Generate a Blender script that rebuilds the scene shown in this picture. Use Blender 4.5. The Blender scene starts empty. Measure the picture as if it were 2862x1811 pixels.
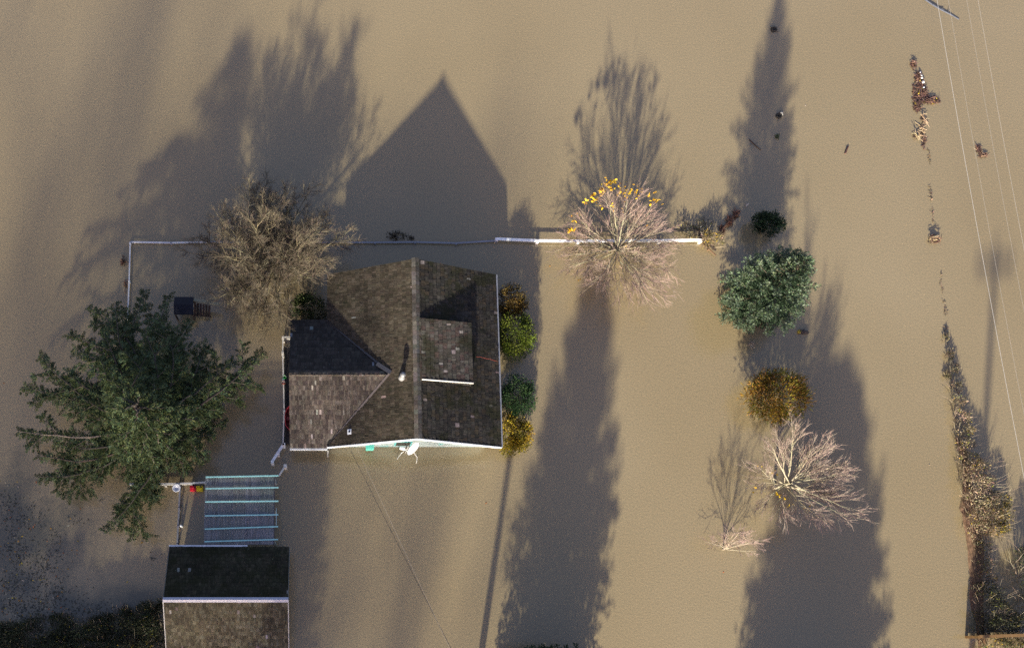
import bpy, math, random
import numpy as np
from mathutils import Vector, Matrix, Quaternion

# ------------------------------------------------------------------ camera, sky, sun
sc = bpy.context.scene
COL = sc.collection
CAM_H, TILT, FPX, PCX, PCY = 48.0, math.radians(8.8), 2450.0, 900.0, 1400.0
IW, IH = 2862.0, 1811.0
cd = bpy.data.cameras.new('camera')
cam = bpy.data.objects.new('camera', cd)
COL.objects.link(cam)
cam.location = (0, 0, CAM_H)
cam.rotation_euler = (TILT, 0, 0)
cd.sensor_width = 36.0
cd.lens = 36.0 * FPX / IW
cd.shift_x = (IW / 2 - PCX) / IW
cd.shift_y = (PCY - IH / 2) / IW
cd.clip_end = 3000
sc.camera = cam

SUN_EL, SUN_AZ = math.radians(16.7), math.radians(189.9)      # azimuth clockwise from north (+Y)
world = bpy.data.worlds.new('World')
sc.world = world
world.use_nodes = True
wn = world.node_tree
sky = wn.nodes.new('ShaderNodeTexSky')
sky.sky_type = 'NISHITA'
sky.sun_disc = False
sky.sun_elevation = SUN_EL
sky.sun_rotation = SUN_AZ
sky.air_density = 1.0
sky.dust_density = 1.5
sky.ozone_density = 1.5
tint = wn.nodes.new('ShaderNodeMix')            # white balance of the sky light
tint.data_type = 'RGBA'
tint.blend_type = 'MULTIPLY'
tint.inputs[0].default_value = 1.0
tint.inputs[7].default_value = (1.08, 0.885, 0.92, 1)
wn.links.new(sky.outputs[0], tint.inputs[6])
wn.links.new(tint.outputs[2], wn.nodes['Background'].inputs[0])
wn.nodes['Background'].inputs[1].default_value = 0.07
sd = bpy.data.lights.new('sun', 'SUN')
sd.energy = 4.0
sd.angle = math.radians(1.25)
sd.color = (1.0, 0.94, 0.755)
sun = bpy.data.objects.new('sun', sd)
COL.objects.link(sun)
sdir = Vector((math.sin(SUN_AZ) * math.cos(SUN_EL), math.cos(SUN_AZ) * math.cos(SUN_EL), math.sin(SUN_EL)))
sun.rotation_euler = sdir.to_track_quat('Z', 'Y').to_euler()
sun.location = sdir * 80
sc.view_settings.view_transform = 'Standard'
sc.view_settings.look = 'None'
sc.view_settings.exposure = 1.85
sc.view_settings.gamma = 1.0
sc.cycles.use_denoising = False

# ------------------------------------------------------------------ helpers
def at(u, v, z=0.0):
    """where the photograph's point (u, v) lies at height z"""
    x, y = (u - PCX) / FPX, -(v - PCY) / FPX
    yy = y * math.cos(TILT) + math.sin(TILT)
    zz = y * math.sin(TILT) - math.cos(TILT)
    s = (CAM_H - z) / -zz
    return Vector((x * s, yy * s, z))

class MB:
    """collects faces with a colour each, builds one mesh object"""
    def __init__(s):
        s.v, s.f, s.c = [], [], []
    def face(s, pts, col=(1, 1, 1)):
        n = len(s.v)
        s.v.extend([tuple(p) for p in pts])
        s.f.append(tuple(range(n, n + len(pts))))
        s.c.append(col)
    def box(s, c, size, col=(1, 1, 1), rz=0.0, axes=None):
        c = Vector(c)
        if axes is None:
            ca, sa = math.cos(rz), math.sin(rz)
            axes = (Vector((ca, sa, 0)), Vector((-sa, ca, 0)), Vector((0, 0, 1)))
        X, Y, Z = [a * (k / 2) for a, k in zip(axes, size)]
        P = [c + X * i + Y * j + Z * k for k in (-1, 1) for j in (-1, 1) for i in (-1, 1)]
        n = len(s.v)
        s.v.extend([tuple(p) for p in P])
        for f in ((0, 2, 3, 1), (4, 5, 7, 6), (0, 1, 5, 4), (2, 6, 7, 3), (0, 4, 6, 2), (1, 3, 7, 5)):
            s.f.append(tuple(n + i for i in f)); s.c.append(col)
    def beam(s, a, b, w, h, col=(1, 1, 1)):
        a, b = Vector(a), Vector(b)
        d = b - a
        X = d.normalized()
        Y = Vector((0, 0, 1)).cross(X)
        Y = Y.normalized() if Y.length > 1e-4 else Vector((1, 0, 0))
        s.box((a + b) / 2, (d.length, w, h), col, axes=(X, Y, X.cross(Y)))
    def tube(s, pts, rad, sides=4, col=(1, 1, 1), cap=False):
        pts = [Vector(p) for p in pts]
        n0 = len(s.v)
        k = len(pts)
        for i, p in enumerate(pts):
            t = (pts[min(i + 1, k - 1)] - pts[max(i - 1, 0)])
            t = t.normalized() if t.length > 1e-7 else Vector((0, 0, 1))
            ref = Vector((0, 0, 1)) if abs(t.z) < 0.9 else Vector((1, 0, 0))
            A = t.cross(ref).normalized(); B = t.cross(A)
            r = rad[i] if hasattr(rad, '__len__') else rad
            for j in range(sides):
                a = 2 * math.pi * j / sides
                s.v.append(tuple(p + A * (r * math.cos(a)) + B * (r * math.sin(a))))
        for i in range(k - 1):
            for j in range(sides):
                a, b = n0 + i * sides + j, n0 + i * sides + (j + 1) % sides
                s.f.append((a, b, b + sides, a + sides)); s.c.append(col)
        if cap:
            s.f.append(tuple(n0 + j for j in range(sides))); s.c.append(col)
            s.f.append(tuple(n0 + (k - 1) * sides + j for j in reversed(range(sides)))); s.c.append(col)
    def lathe(s, c, prof, seg=16, col=(1, 1, 1), axis=(0, 0, 1)):
        q = Vector((0, 0, 1)).rotation_difference(Vector(axis))
        c = Vector(c); n0 = len(s.v)
        for r, z in prof:
            for j in range(seg):
                a = 2 * math.pi * j / seg
                s.v.append(tuple(c + q @ Vector((r * math.cos(a), r * math.sin(a), z))))
        for i in range(len(prof) - 1):
            for j in range(seg):
                a, b = n0 + i * seg + j, n0 + i * seg + (j + 1) % seg
                s.f.append((a, b, b + seg, a + seg)); s.c.append(col)
    def leaf(s, p, d, l, w, col, up=None):
        d = d.normalized()
        sdv = d.cross(up if up is not None else Vector((random.gauss(0, 1), random.gauss(0, 1), random.gauss(0, 1))))
        if sdv.length < 1e-5: sdv = Vector((1, 0, 0))
        sdv = sdv.normalized() * (w / 2)
        m = p + d * (l * 0.45)
        n = len(s.v)
        s.v.extend((tuple(p), tuple(m + sdv), tuple(p + d * l), tuple(m - sdv)))
        s.f.append((n, n + 1, n + 2, n + 3)); s.c.append(col)
    def build(s, name, mat, parent=None, smooth=False):
        me = bpy.data.meshes.new(name)
        me.from_pydata(s.v, [], s.f)
        cnt = np.array([len(f) for f in s.f])
        col = np.ones((len(s.f), 4), dtype=np.float32)
        col[:, :3] = np.array(s.c, dtype=np.float32)
        a = me.color_attributes.new('Col', 'FLOAT_COLOR', 'CORNER')
        a.data.foreach_set('color', np.repeat(col, cnt, axis=0).ravel())
        if smooth:
            me.polygons.foreach_set('use_smooth', [True] * len(s.f))
        me.materials.append(mat)
        o = bpy.data.objects.new(name, me)
        COL.objects.link(o)
        if parent is not None:
            o.parent = parent
            o.location = -parent.location
        return o

def tag(o, label=None, cat=None, group=None, kind=None):
    for k, v in (('label', label), ('category', cat), ('group', group), ('kind', kind)):
        if v: o[k] = v
    return o

def thing(name, label, cat, loc, group=None):
    o = bpy.data.objects.new(name, None)
    o.location = loc
    o.empty_display_size = 0.3
    COL.objects.link(o)
    return tag(o, label, cat, group)

def material(name, base=(0.5, 0.5, 0.5), rough=0.7, attr=True, var=0.25, scale=6.0, spec=0.3, bump=0.0, bscale=40.0,
             metal=0.0, translucent=0.0, patch=None, broad=0.0):
    m = bpy.data.materials.new(name)
    m.use_nodes = True
    nt = m.node_tree
    P = nt.nodes['Principled BSDF']
    P.inputs['Roughness'].default_value = rough
    P.inputs['Specular IOR Level'].default_value = spec
    P.inputs['Metallic'].default_value = metal
    geo = nt.nodes.new('ShaderNodeNewGeometry')
    rgb = nt.nodes.new('ShaderNodeRGB'); rgb.outputs[0].default_value = (*base, 1)
    cur = rgb.outputs[0]
    def mul(a, b, t='MULTIPLY', fac=1.0):
        mx = nt.nodes.new('ShaderNodeMix'); mx.data_type = 'RGBA'; mx.blend_type = t
        mx.inputs[0].default_value = fac if not hasattr(fac, 'links') else 1.0
        if hasattr(fac, 'links'): nt.links.new(fac, mx.inputs[0])
        nt.links.new(a, mx.inputs[6]); nt.links.new(b, mx.inputs[7])
        return mx.outputs[2]
    if attr:
        at_ = nt.nodes.new('ShaderNodeAttribute'); at_.attribute_name = 'Col'
        cur = mul(cur, at_.outputs['Color'])
    if var > 0:
        nz = nt.nodes.new('ShaderNodeTexNoise'); nz.inputs['Scale'].default_value = scale
        nz.inputs['Detail'].default_value = 5.0
        nt.links.new(geo.outputs['Position'], nz.inputs['Vector'])
        mr = nt.nodes.new('ShaderNodeMapRange')
        mr.inputs['From Min'].default_value = 0.25; mr.inputs['From Max'].default_value = 0.75
        mr.inputs['To Min'].default_value = 1 - var; mr.inputs['To Max'].default_value = 1 + var
        nt.links.new(nz.outputs['Fac'], mr.inputs['Value'])
        cur = mul(cur, mr.outputs['Result'])
    if broad > 0:                                  # broad weathering, drawn out down the slopes
        nz = nt.nodes.new('ShaderNodeTexNoise'); nz.inputs['Scale'].default_value = 0.9
        nz.inputs['Detail'].default_value = 8.0; nz.inputs['Roughness'].default_value = 0.7
        nt.links.new(geo.outputs['Position'], nz.inputs['Vector'])
        mr = nt.nodes.new('ShaderNodeMapRange')
        mr.inputs['From Min'].default_value = 0.33; mr.inputs['From Max'].default_value = 0.67
        mr.inputs['To Min'].default_value = 1 - broad; mr.inputs['To Max'].default_value = 1 + broad
        nt.links.new(nz.outputs['Fac'], mr.inputs['Value'])
        cur = mul(cur, mr.outputs['Result'])
    if patch:                                      # (colour, noise scale, threshold, amount): moss, lichen, dirt
        for pc, psc, th, amt in patch:
            nz = nt.nodes.new('ShaderNodeTexNoise'); nz.inputs['Scale'].default_value = psc
            nz.inputs['Detail'].default_value = 6.0; nz.inputs['Roughness'].default_value = 0.65
            nt.links.new(geo.outputs['Position'], nz.inputs['Vector'])
            mr = nt.nodes.new('ShaderNodeMapRange')
            mr.inputs['From Min'].default_value = th; mr.inputs['From Max'].default_value = th + 0.08
            mr.inputs['To Min'].default_value = 0; mr.inputs['To Max'].default_value = amt
            nt.links.new(nz.outputs['Fac'], mr.inputs['Value'])
            r2 = nt.nodes.new('ShaderNodeRGB'); r2.outputs[0].default_value = (*pc, 1)
            cur = mul(cur, r2.outputs[0], 'MIX', mr.outputs['Result'])
    nt.links.new(cur, P.inputs['Base Color'])
    if bump > 0:
        nz = nt.nodes.new('ShaderNodeTexNoise'); nz.inputs['Scale'].default_value = bscale
        nz.inputs['Detail'].default_value = 4.0
        nt.links.new(geo.outputs['Position'], nz.inputs['Vector'])
        b = nt.nodes.new('ShaderNodeBump'); b.inputs['Strength'].default_value = bump
        b.inputs['Distance'].default_value = 0.02
        nt.links.new(nz.outputs['Fac'], b.inputs['Height']); nt.links.new(b.outputs[0], P.inputs['Normal'])
    if translucent > 0:
        T = nt.nodes.new('ShaderNodeBsdfTranslucent'); nt.links.new(cur, T.inputs['Color'])
        M = nt.nodes.new('ShaderNodeMixShader'); M.inputs[0].default_value = translucent
        nt.links.new(P.outputs[0], M.inputs[1]); nt.links.new(T.outputs[0], M.inputs[2])
        nt.links.new(M.outputs[0], nt.nodes['Material Output'].inputs['Surface'])
    return m

def jit(c, a=0.2):
    k = 1 + random.uniform(-a, a)
    return tuple(max(0.0, x * k * (1 + random.uniform(-a, a) * 0.35)) for x in c)

def pick(cols):
    return jit(random.choice(cols))

R = random.Random

M_SHAKE = material('cedar_shake', (1, 1, 1), 0.85, var=0.35, scale=9.0, spec=0.2, bump=0.4, bscale=60, broad=.38,
                   patch=[((0.018, 0.020, 0.008), 1.3, 0.60, 0.6)])
M_SHAKE_DARK = material('mossy_shake', (1, 1, 1), 0.9, var=0.4, scale=7.0, spec=0.2, bump=0.4, bscale=60, broad=.38,
                        patch=[((0.016, 0.017, 0.006), 0.8, 0.52, 0.7), ((0.13, 0.14, 0.14), 8.0, 0.655, 0.8)])
M_WOOD = material('weathered_wood', (1, 1, 1), 0.8, var=0.3, scale=12)
M_PAINT = material('white_paint', (1, 1, 1), 0.55, var=0.12, scale=4, patch=[((0.25, 0.25, 0.22), 3.0, 0.66, 0.7)])
M_METAL = material('galvanised_metal', (1, 1, 1), 0.4, var=0.15, scale=10, metal=0.5)
M_PLASTIC = material('plastic', (1, 1, 1), 0.4, var=0.05, scale=5, spec=0.5)
M_BARK = material('bark', (1, 1, 1), 0.85, var=0.25, scale=14)
M_TWIG = material('twig', (1, 1, 1), 0.8, var=0.2, scale=3)
M_LEAF = material('leaf', (1, 1, 1), 0.65, var=0.3, scale=2.2, spec=0.25, translucent=0.25)
M_NEEDLE = material('needle', (1, 1, 1), 0.7, var=0.35, scale=1.3, spec=0.2, translucent=0.12)
M_SIDING = material('painted_siding', (1, 1, 1), 0.6, var=0.15, scale=3)
M_WIRE = material('wire', (1, 1, 1), 0.5, var=0.0)

# ------------------------------------------------------------------ water and bank
def make_water():
    m = bpy.data.materials.new('flood_water'); m.use_nodes = True
    nt = m.node_tree; P = nt.nodes['Principled BSDF']
    geo = nt.nodes.new('ShaderNodeNewGeometry')
    def noise(sc_, det, ro=0.5):
        n = nt.nodes.new('ShaderNodeTexNoise'); n.inputs['Scale'].default_value = sc_
        n.inputs['Detail'].default_value = det; n.inputs['Roughness'].default_value = ro
        nt.links.new(geo.outputs['Position'], n.inputs['Vector']); return n
    big = noise(0.07, 3)
    ramp = nt.nodes.new('ShaderNodeValToRGB')
    ramp.color_ramp.elements[0].position = 0.3; ramp.color_ramp.elements[0].color = (0.228, 0.176, 0.098, 1)
    ramp.color_ramp.elements[1].position = 0.7; ramp.color_ramp.elements[1].color = (0.260, 0.205, 0.122, 1)
    nt.links.new(big.outputs['Fac'], ramp.inputs['Fac'])
    fine = noise(11.0, 3, 0.7)
    mr = nt.nodes.new('ShaderNodeMapRange')
    mr.inputs['From Min'].default_value = 0.3; mr.inputs['From Max'].default_value = 0.7
    mr.inputs['To Min'].default_value = 0.86; mr.inputs['To Max'].default_value = 1.14
    nt.links.new(fine.outputs['Fac'], mr.inputs['Value'])
    mx = nt.nodes.new('ShaderNodeMix'); mx.data_type = 'RGBA'; mx.blend_type = 'MULTIPLY'; mx.inputs[0].default_value = 1
    nt.links.new(ramp.outputs[0], mx.inputs[6]); nt.links.new(mr.outputs[0], mx.inputs[7])
    # drowned weed showing through the shallow water in the lower left
    cur = mx.outputs[2]
    wz = noise(0.55, 5, 0.6)
    for (cx, cy, rx, ry) in ((at(40, 1500).x, at(40, 1500).y, 4.6, 5.0), (at(240, 1720).x, at(240, 1720).y, 7.5, 2.2)):
        mp = nt.nodes.new('ShaderNodeMapping'); mp.vector_type = 'POINT'
        mp.inputs['Scale'].default_value = (1 / rx, 1 / ry, 0); mp.inputs['Location'].default_value = (-cx / rx, -cy / ry, 0)
        nt.links.new(geo.outputs['Position'], mp.inputs[0])
        ln = nt.nodes.new('ShaderNodeVectorMath'); ln.operation = 'LENGTH'; nt.links.new(mp.outputs[0], ln.inputs[0])
        ad = nt.nodes.new('ShaderNodeMath'); ad.operation = 'MULTIPLY_ADD'; ad.inputs[1].default_value = 2.2
        nt.links.new(wz.outputs['Fac'], ad.inputs[0]); nt.links.new(ln.outputs['Value'], ad.inputs[2])
        m2 = nt.nodes.new('ShaderNodeMapRange'); m2.inputs['From Min'].default_value = 2.15; m2.inputs['From Max'].default_value = 1.35
        m2.inputs['To Min'].default_value = 0; m2.inputs['To Max'].default_value = .75
        nt.links.new(ad.outputs[0], m2.inputs['Value'])
        m3 = nt.nodes.new('ShaderNodeMix'); m3.data_type = 'RGBA'; nt.links.new(m2.outputs[0], m3.inputs[0])
        nt.links.new(cur, m3.inputs[6]); m3.inputs[7].default_value = (.055, .056, .042, 1); cur = m3.outputs[2]
    nt.links.new(cur, P.inputs['Base Color'])
    P.inputs['Roughness'].default_value = 0.06
    P.inputs['IOR'].default_value = 1.5
    P.inputs['Specular IOR Level'].default_value = 1.0
    rip = noise(9.0, 3, 0.6)
    b = nt.nodes.new('ShaderNodeBump'); b.inputs['Strength'].default_value = 0.30; b.inputs['Distance'].default_value = 0.03
    nt.links.new(rip.outputs['Fac'], b.inputs['Height']); nt.links.new(b.outputs[0], P.inputs['Normal'])
    mb = MB()
    mb.face([(-900, -900, 0), (900, -900, 0), (900, 900, 0), (-900, 900, 0)])
    o = mb.build('flood_water', m)
    o['kind'] = 'structure'
make_water()

def sheet(name, pix, z, mat, col):
    """a low mound with an irregular outline, rising from below the water to z"""
    random.seed(4)
    mb = MB()
    c = [at(u, v, 0) for u, v in pix]
    ctr = sum(c, Vector()) / len(c)
    ring0 = []
    n = len(c)
    for i in range(n):
        for k in range(5):
            p = c[i].lerp(c[(i + 1) % n], k / 5)
            ring0.append(p + Vector((random.gauss(0, .07), random.gauss(0, .07), 0)))
    return ring0, ctr
M_MUD = material('bank_mud', (1, 1, 1), 0.8, var=0.45, scale=5, bump=0.3, bscale=18)
def bank():
    L = [(2668, 1225), (2684, 1265), (2690, 1300), (2690, 1350), (2684, 1385), (2676, 1420), (2688, 1450), (2694, 1490),
         (2703, 1540), (2708, 1600), (2704, 1650), (2712, 1700), (2728, 1735), (2733, 1800), (2733, 1860)]
    Rr = [(2676, 1225), (2700, 1265), (2712, 1300), (2722, 1350), (2728, 1385), (2732, 1420), (2740, 1450), (2745, 1490),
          (2752, 1540), (2752, 1600), (2750, 1650), (2750, 1700), (2752, 1735), (2760, 1800), (2765, 1860)]
    random.seed(8)
    mb = MB(); rows = []
    for (a, b) in zip(L, Rr):
        A, B = at(*a), at(*b)
        row = []
        for k in range(9):
            t = k / 8
            p = A.lerp(B, t) + Vector((random.gauss(0, .05), random.gauss(0, .05), 0))
            p.z = -0.025 + 0.085 * math.sin(math.pi * t) ** 0.5 + random.uniform(-0.012, 0.012)
            row.append(p)
        rows.append(row)
    for r0, r1 in zip(rows[:-1], rows[1:]):
        for k in range(8):
            mb.face([r0[k], r1[k], r1[k + 1], r0[k + 1]], jit((0.150, 0.092, 0.056), .15))
    o = mb.build('mud_bank', M_MUD, smooth=True)
    o['kind'] = 'structure'
bank()

# ------------------------------------------------------------------ shingled roofs
def inside(p, poly):
    x, y = p; c = False
    for i in range(len(poly)):
        x1, y1 = poly[i]; x2, y2 = poly[i - 1]
        if (y1 > y) != (y2 > y) and x < (x2 - x1) * (y - y1) / (y2 - y1) + x1: c = not c
    return c

def clip_poly(poly, clip):
    """Sutherland-Hodgman, clip is convex and counter-clockwise"""
    out = poly
    for i in range(len(clip)):
        a, b = clip[i], clip[(i + 1) % len(clip)]
        inp, out = out, []
        if not inp: break
        f = lambda p: (b[0] - a[0]) * (p[1] - a[1]) - (b[1] - a[1]) * (p[0] - a[0])
        for j in range(len(inp)):
            p, q = inp[j], inp[(j + 1) % len(inp)]
            fp, fq = f(p), f(q)
            if fp >= 0: out.append(p)
            if (fp >= 0) != (fq >= 0):
                t = fp / (fp - fq)
                out.append((p[0] + (q[0] - p[0]) * t, p[1] + (q[1] - p[1]) * t))
    return out

def shingles(mb, O, U, V, polys, course, width, cols, pale=None, pale_p=0.02, lift=0.03):
    """rows of separate shakes on the plane O + u*U + v*V (V up the slope), clipped to convex polygons in (u, v)"""
    U, V = U.normalized(), V.normalized()
    N = U.cross(V).normalized()
    if N.z < 0: N = -N
    us = [p[0] for poly in polys for p in poly]; vs = [p[1] for poly in polys for p in poly]
    v = min(vs); row = 0
    while v < max(vs):
        u = min(us) - random.random() * width
        rowtone = random.uniform(0.88, 1.12)
        while u < max(us):
            w = width * random.uniform(0.6, 1.5)
            col = jit(random.choice(cols), .10)
            if pale and random.random() < pale_p: col = pick(pale)
            col = tuple(c * rowtone for c in col)
            l0 = lift * random.uniform(0.7, 1.4)
            dv = random.uniform(-0.018, 0.018)
            for poly in polys:
                q = clip_poly([(u, v + dv), (u + w - 0.006, v + dv), (u + w - 0.006, v + course + .03), (u, v + course + .03)], poly)
                if len(q) < 3: continue
                P3 = []
                for (a, b) in q:
                    t = (b - v - dv) / (course + .03)
                    P3.append(O + U * a + V * b + N * (0.012 + l0 * (1 - t)))
                mb.face(P3, col)
                lo = [i for i in range(len(q)) if abs(q[i][1] - v - dv) < 1e-6]
                if len(lo) == 2:
                    a, b = P3[lo[0]], P3[lo[1]]
                    mb.face([a, a - N * (l0 + .01), b - N * (l0 + .01), b], tuple(c * 0.8 for c in col))
            u += w
        v += course; row += 1

# ------------------------------------------------------------------ the cottage
MX0, MX1, MXR = 0.29, 9.60, 4.94          # main roof west eave, east eave, ridge
MY0, MY1 = 10.05, 19.78                   # south and north ends
ZE, ZR = 2.0, 4.05
SL = (ZR - ZE) / (MXR - MX0)
WX0, WYR, WZR = -1.73, 13.68, 3.44        # wing: west end, ridge
WY0, WY1 = 10.03, 17.22
WZE = WZR - SL * (WYR - WY0)
WXE = MX0 + (WZR - ZE) / SL               # where the wing ridge meets the main slope
BROWN = [(0.040, 0.031, 0.022), (0.050, 0.040, 0.028), (0.033, 0.027, 0.018), (0.058, 0.047, 0.034)]
GREYB = [(0.074, 0.059, 0.050), (0.090, 0.073, 0.061), (0.060, 0.048, 0.042), (0.104, 0.087, 0.074), (0.048, 0.037, 0.034)]
DARK = [(0.026, 0.023, 0.020), (0.034, 0.030, 0.026), (0.022, 0.020, 0.018), (0.040, 0.035, 0.030)]
PALE = [(0.20, 0.18, 0.16), (0.26, 0.23, 0.21), (0.17, 0.13, 0.12)]

def cottage():
    random.seed(11)
    t = thing('cottage', 'flooded cottage with dark shingled gable roof and a shingled west wing', 'house', (4.9, 14.9, 0))
    # walls
    mb = MB()
    W = (0.26, 0.31, 0.32)
    x0, x1, y0, y1 = MX0 + .45, MX1 - .45, MY0 + .47, MY1 - .45
    zt = lambda x: ZE + SL * (min(x, 2 * MXR - x) - MX0) - 0.06
    for y, s in ((y0, 1), (y1, -1)):
        pts = [(x0, y, -1.2), (x1, y, -1.2), (x1, y, zt(x1)), (MXR, y, zt(MXR)), (x0, y, zt(x0))]
        mb.face(pts if s > 0 else pts[::-1], W)
    mb.face([(x0, y1, -1.2), (x0, y0, -1.2), (x0, y0, zt(x0)), (x0, y1, zt(x0))], W)
    mb.face([(x1, y0, -1.2), (x1, y1, -1.2), (x1, y1, zt(x1)), (x1, y0, zt(x1))], W)
    a0, b0, b1 = WX0 + .3, WY0 + .5, WY1 - .45
    wz = lambda y: WZE + SL * (min(y, 2 * WYR - y) - WY0) - 0.06
    mb.face([(a0, b1, -1.2), (a0, b0, -1.2), (a0, b0, wz(b0)), (a0, WYR, wz(WYR)), (a0, b1, wz(b1))], W)
    mb.face([(a0, b0, -1.2), (x0 - .003, b0, -1.2), (x0 - .003, b0, wz(b0)), (a0, b0, wz(b0))], W)
    mb.face([(x0 - .003, b1, -1.2), (a0, b1, -1.2), (a0, b1, wz(b1)), (x0 - .003, b1, wz(b1))], W)
    # clapboard courses of the south gable, a little proud of the wall
    z = -0.3
    while z < zt(MXR) - 0.2:
        xa = x0 if z < zt(x0) else MX0 + (z + .2 - ZE) / SL
        xb = 2 * MXR - xa
        mb.box(((xa + xb) / 2, y0 - .012, z + .08), (xb - xa - .02, .022, .15), jit((0.27, 0.33, 0.345), .05))
        z += 0.17
    mb.build('wall', material('gable_siding', (1, 1, 1), 0.6, var=0.12, scale=3,
                              patch=[((0.10, 0.34, 0.36), 1.4, 0.56, 0.75)]), t)
    # window in the south gable
    wmb = MB()
    for (cx, w) in ((4.45, .95),):
        wmb.box((cx, y0 - .05, 0.95), (w, .05, 1.0), (0.10, 0.34, 0.36))
    wf = wmb.build('window_frame', M_PAINT, t)
    g = MB()
    for (cx, w) in ((4.45, .95),):
        g.box((cx, y0 - .078, 0.95), (w - .16, .012, .84), (0.02, 0.025, 0.03))
    g.build('pane', material('window_glass', (1, 1, 1), 0.08, var=0, spec=0.8), wf)
    # roof decks (thin slabs under the shakes)
    deck = MB()
    def slab(pts, th=0.10, col=(0.025, 0.022, 0.02)):
        pts = [Vector(p) for p in pts]
        n = (pts[1] - pts[0]).cross(pts[2] - pts[0]).normalized()
        if n.z < 0: pts = pts[::-1]; n = -n
        low = [p - Vector((0, 0, th)) for p in pts]
        deck.face(pts, col); deck.face(low[::-1], col)
        for i in range(len(pts)):
            j = (i + 1) % len(pts)
            deck.face([pts[i], low[i], low[j], pts[j]], col)
    slab([(MX0, MY0, ZE), (MXR, MY0, ZR), (MXR, MY1, ZR), (MX0, MY1, ZE)])
    slab([(MXR, MY0, ZR), (MX1, MY0, ZE), (MX1, MY1, ZE), (MXR, MY1, ZR)])
    zwx = lambda z: MX0 + (z - ZE) / SL
    slab([(WX0, WY0, WZE), (MX0 - .01, WY0, WZE), (WXE - .05, WYR, WZR), (WX0, WYR, WZR)])
    slab([(WX0, WYR, WZR), (WXE - .05, WYR, WZR), (MX0 - .01, WY1, WZE), (WX0, WY1, WZE)])
    rf = deck.build('roof', M_WOOD, t)
    L = math.hypot(MXR - MX0, ZR - ZE)
    # west slope, minus the wing's triangle
    mb = MB()
    O = Vector((MX0, MY1, ZE)); U = Vector((0, -1, 0)); V = Vector((MXR - MX0, 0, ZR - ZE))
    vw = L * (WXE - MX0) / (MXR - MX0)
    uS, uN, uR, uEnd = MY1 - WY0, MY1 - WY1, MY1 - WYR, MY1 - MY0
    polys = [[(0, 0), (uN, 0), (uR, vw), (0, vw)], [(uR, vw), (uEnd, 0), (uEnd, vw)], [(0, vw), (uEnd, vw), (uEnd, L), (0, L)]]
    shingles(mb, O, U, V, polys, 0.24, 0.115, BROWN, PALE, 0.005)
    s1 = mb.build('main_shakes_west', M_SHAKE, rf); s1.name = 'shingle_slope'
    mb = MB()
    O = Vector((MX1, MY0, ZE)); U = Vector((0, 1, 0)); V = Vector((MXR - MX1, 0, ZR - ZE))
    shingles(mb, O, U, V, [[(0, 0), (MY1 - MY0, 0), (MY1 - MY0, L), (0, L)]], 0.24, 0.16, DARK + BROWN[:1], PALE, 0.010)
    mb.build('shingle_slope', M_SHAKE_DARK, rf)
    # wing slopes
    LW = math.hypot(WYR - WY0, WZR - WZE)
    mb = MB()
    O = Vector((WX0, WY0, WZE)); U = Vector((1, 0, 0)); V = Vector((0, WYR - WY0, WZR - WZE))
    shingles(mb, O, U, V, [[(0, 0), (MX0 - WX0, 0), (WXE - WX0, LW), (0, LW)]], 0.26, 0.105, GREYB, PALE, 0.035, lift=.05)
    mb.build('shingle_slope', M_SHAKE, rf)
    mb = MB()
    O = Vector((MX0, WY1, WZE)); U = Vector((-1, 0, 0)); V = Vector((0, WYR - WY1, WZR - WZE))
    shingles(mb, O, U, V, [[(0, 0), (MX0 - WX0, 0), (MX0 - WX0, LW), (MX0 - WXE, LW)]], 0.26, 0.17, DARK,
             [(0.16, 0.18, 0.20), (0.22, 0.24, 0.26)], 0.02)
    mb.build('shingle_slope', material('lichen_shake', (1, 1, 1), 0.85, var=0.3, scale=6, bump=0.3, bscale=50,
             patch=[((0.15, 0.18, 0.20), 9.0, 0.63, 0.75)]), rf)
    # ridge caps
    mb = MB(); y = MY0 + .02
    while y < MY1 - .1:
        for s in (-1, 1):
            mb.face([(MXR, y, ZR + .085), (MXR, y + .27, ZR + .06), (MXR + s * .2, y + .27, ZR + .06 - .2 * SL), (MXR + s * .2, y, ZR + .085 - .2 * SL)][::s],
                    pick([(0.090, 0.080, 0.068), (0.075, 0.066, 0.055), (0.108, 0.096, 0.085)]))
        y += 0.25
    mb.build('ridge_cap', M_SHAKE, rf); mb = MB()
    x = WX0
    while x < WXE - .35:
        for s in (-1, 1):
            mb.face([(x, WYR, WZR + .06), (x + .27, WYR, WZR + .045), (x + .27, WYR + s * .14, WZR + .045 - .14 * SL), (x, WYR + s * .14, WZR + .06 - .14 * SL)][::-s],
                    pick([(0.09, 0.075, 0.06), (0.075, 0.06, 0.05)]))
        x += 0.25
    mb.build('ridge_cap', M_SHAKE, rf)
    # valley flashings
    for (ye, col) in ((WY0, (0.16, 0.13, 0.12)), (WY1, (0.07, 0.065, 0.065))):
        mb = MB()
        mb.beam(Vector((MX0 - .02, ye + (.04 if ye == WY0 else -.04), WZE + .12)), Vector((WXE, WYR, WZR + .09)), .11, .02, col)
        if ye == WY1:
            mb.beam(Vector((2.9, WYR + .58, WZR - .10)), Vector((WXE + .05, WYR + .02, WZR + .12)), .22, .02, (0.10, 0.095, 0.10))
        mb.build('valley_flashing', M_METAL, rf)
    # bargeboards of the south end, white; eave trim
    for s in (-1, 1):
        mb = MB()
        xe = MX0 if s < 0 else MX1
        mb.beam((xe, MY0 - .03, ZE - .04), (MXR, MY0 - .03, ZR - .04), .05, .18, (0.80, 0.82, 0.82))
        mb.build('bargeboard', M_PAINT, rf)
    mb = MB()
    mb.beam((MX1 + .06, MY0, ZE - .05), (MX1 + .06, MY1, ZE - .05), .08, .09, (0.20, 0.21, 0.25))
    mb.build('gutter', M_PAINT, rf)
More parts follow.
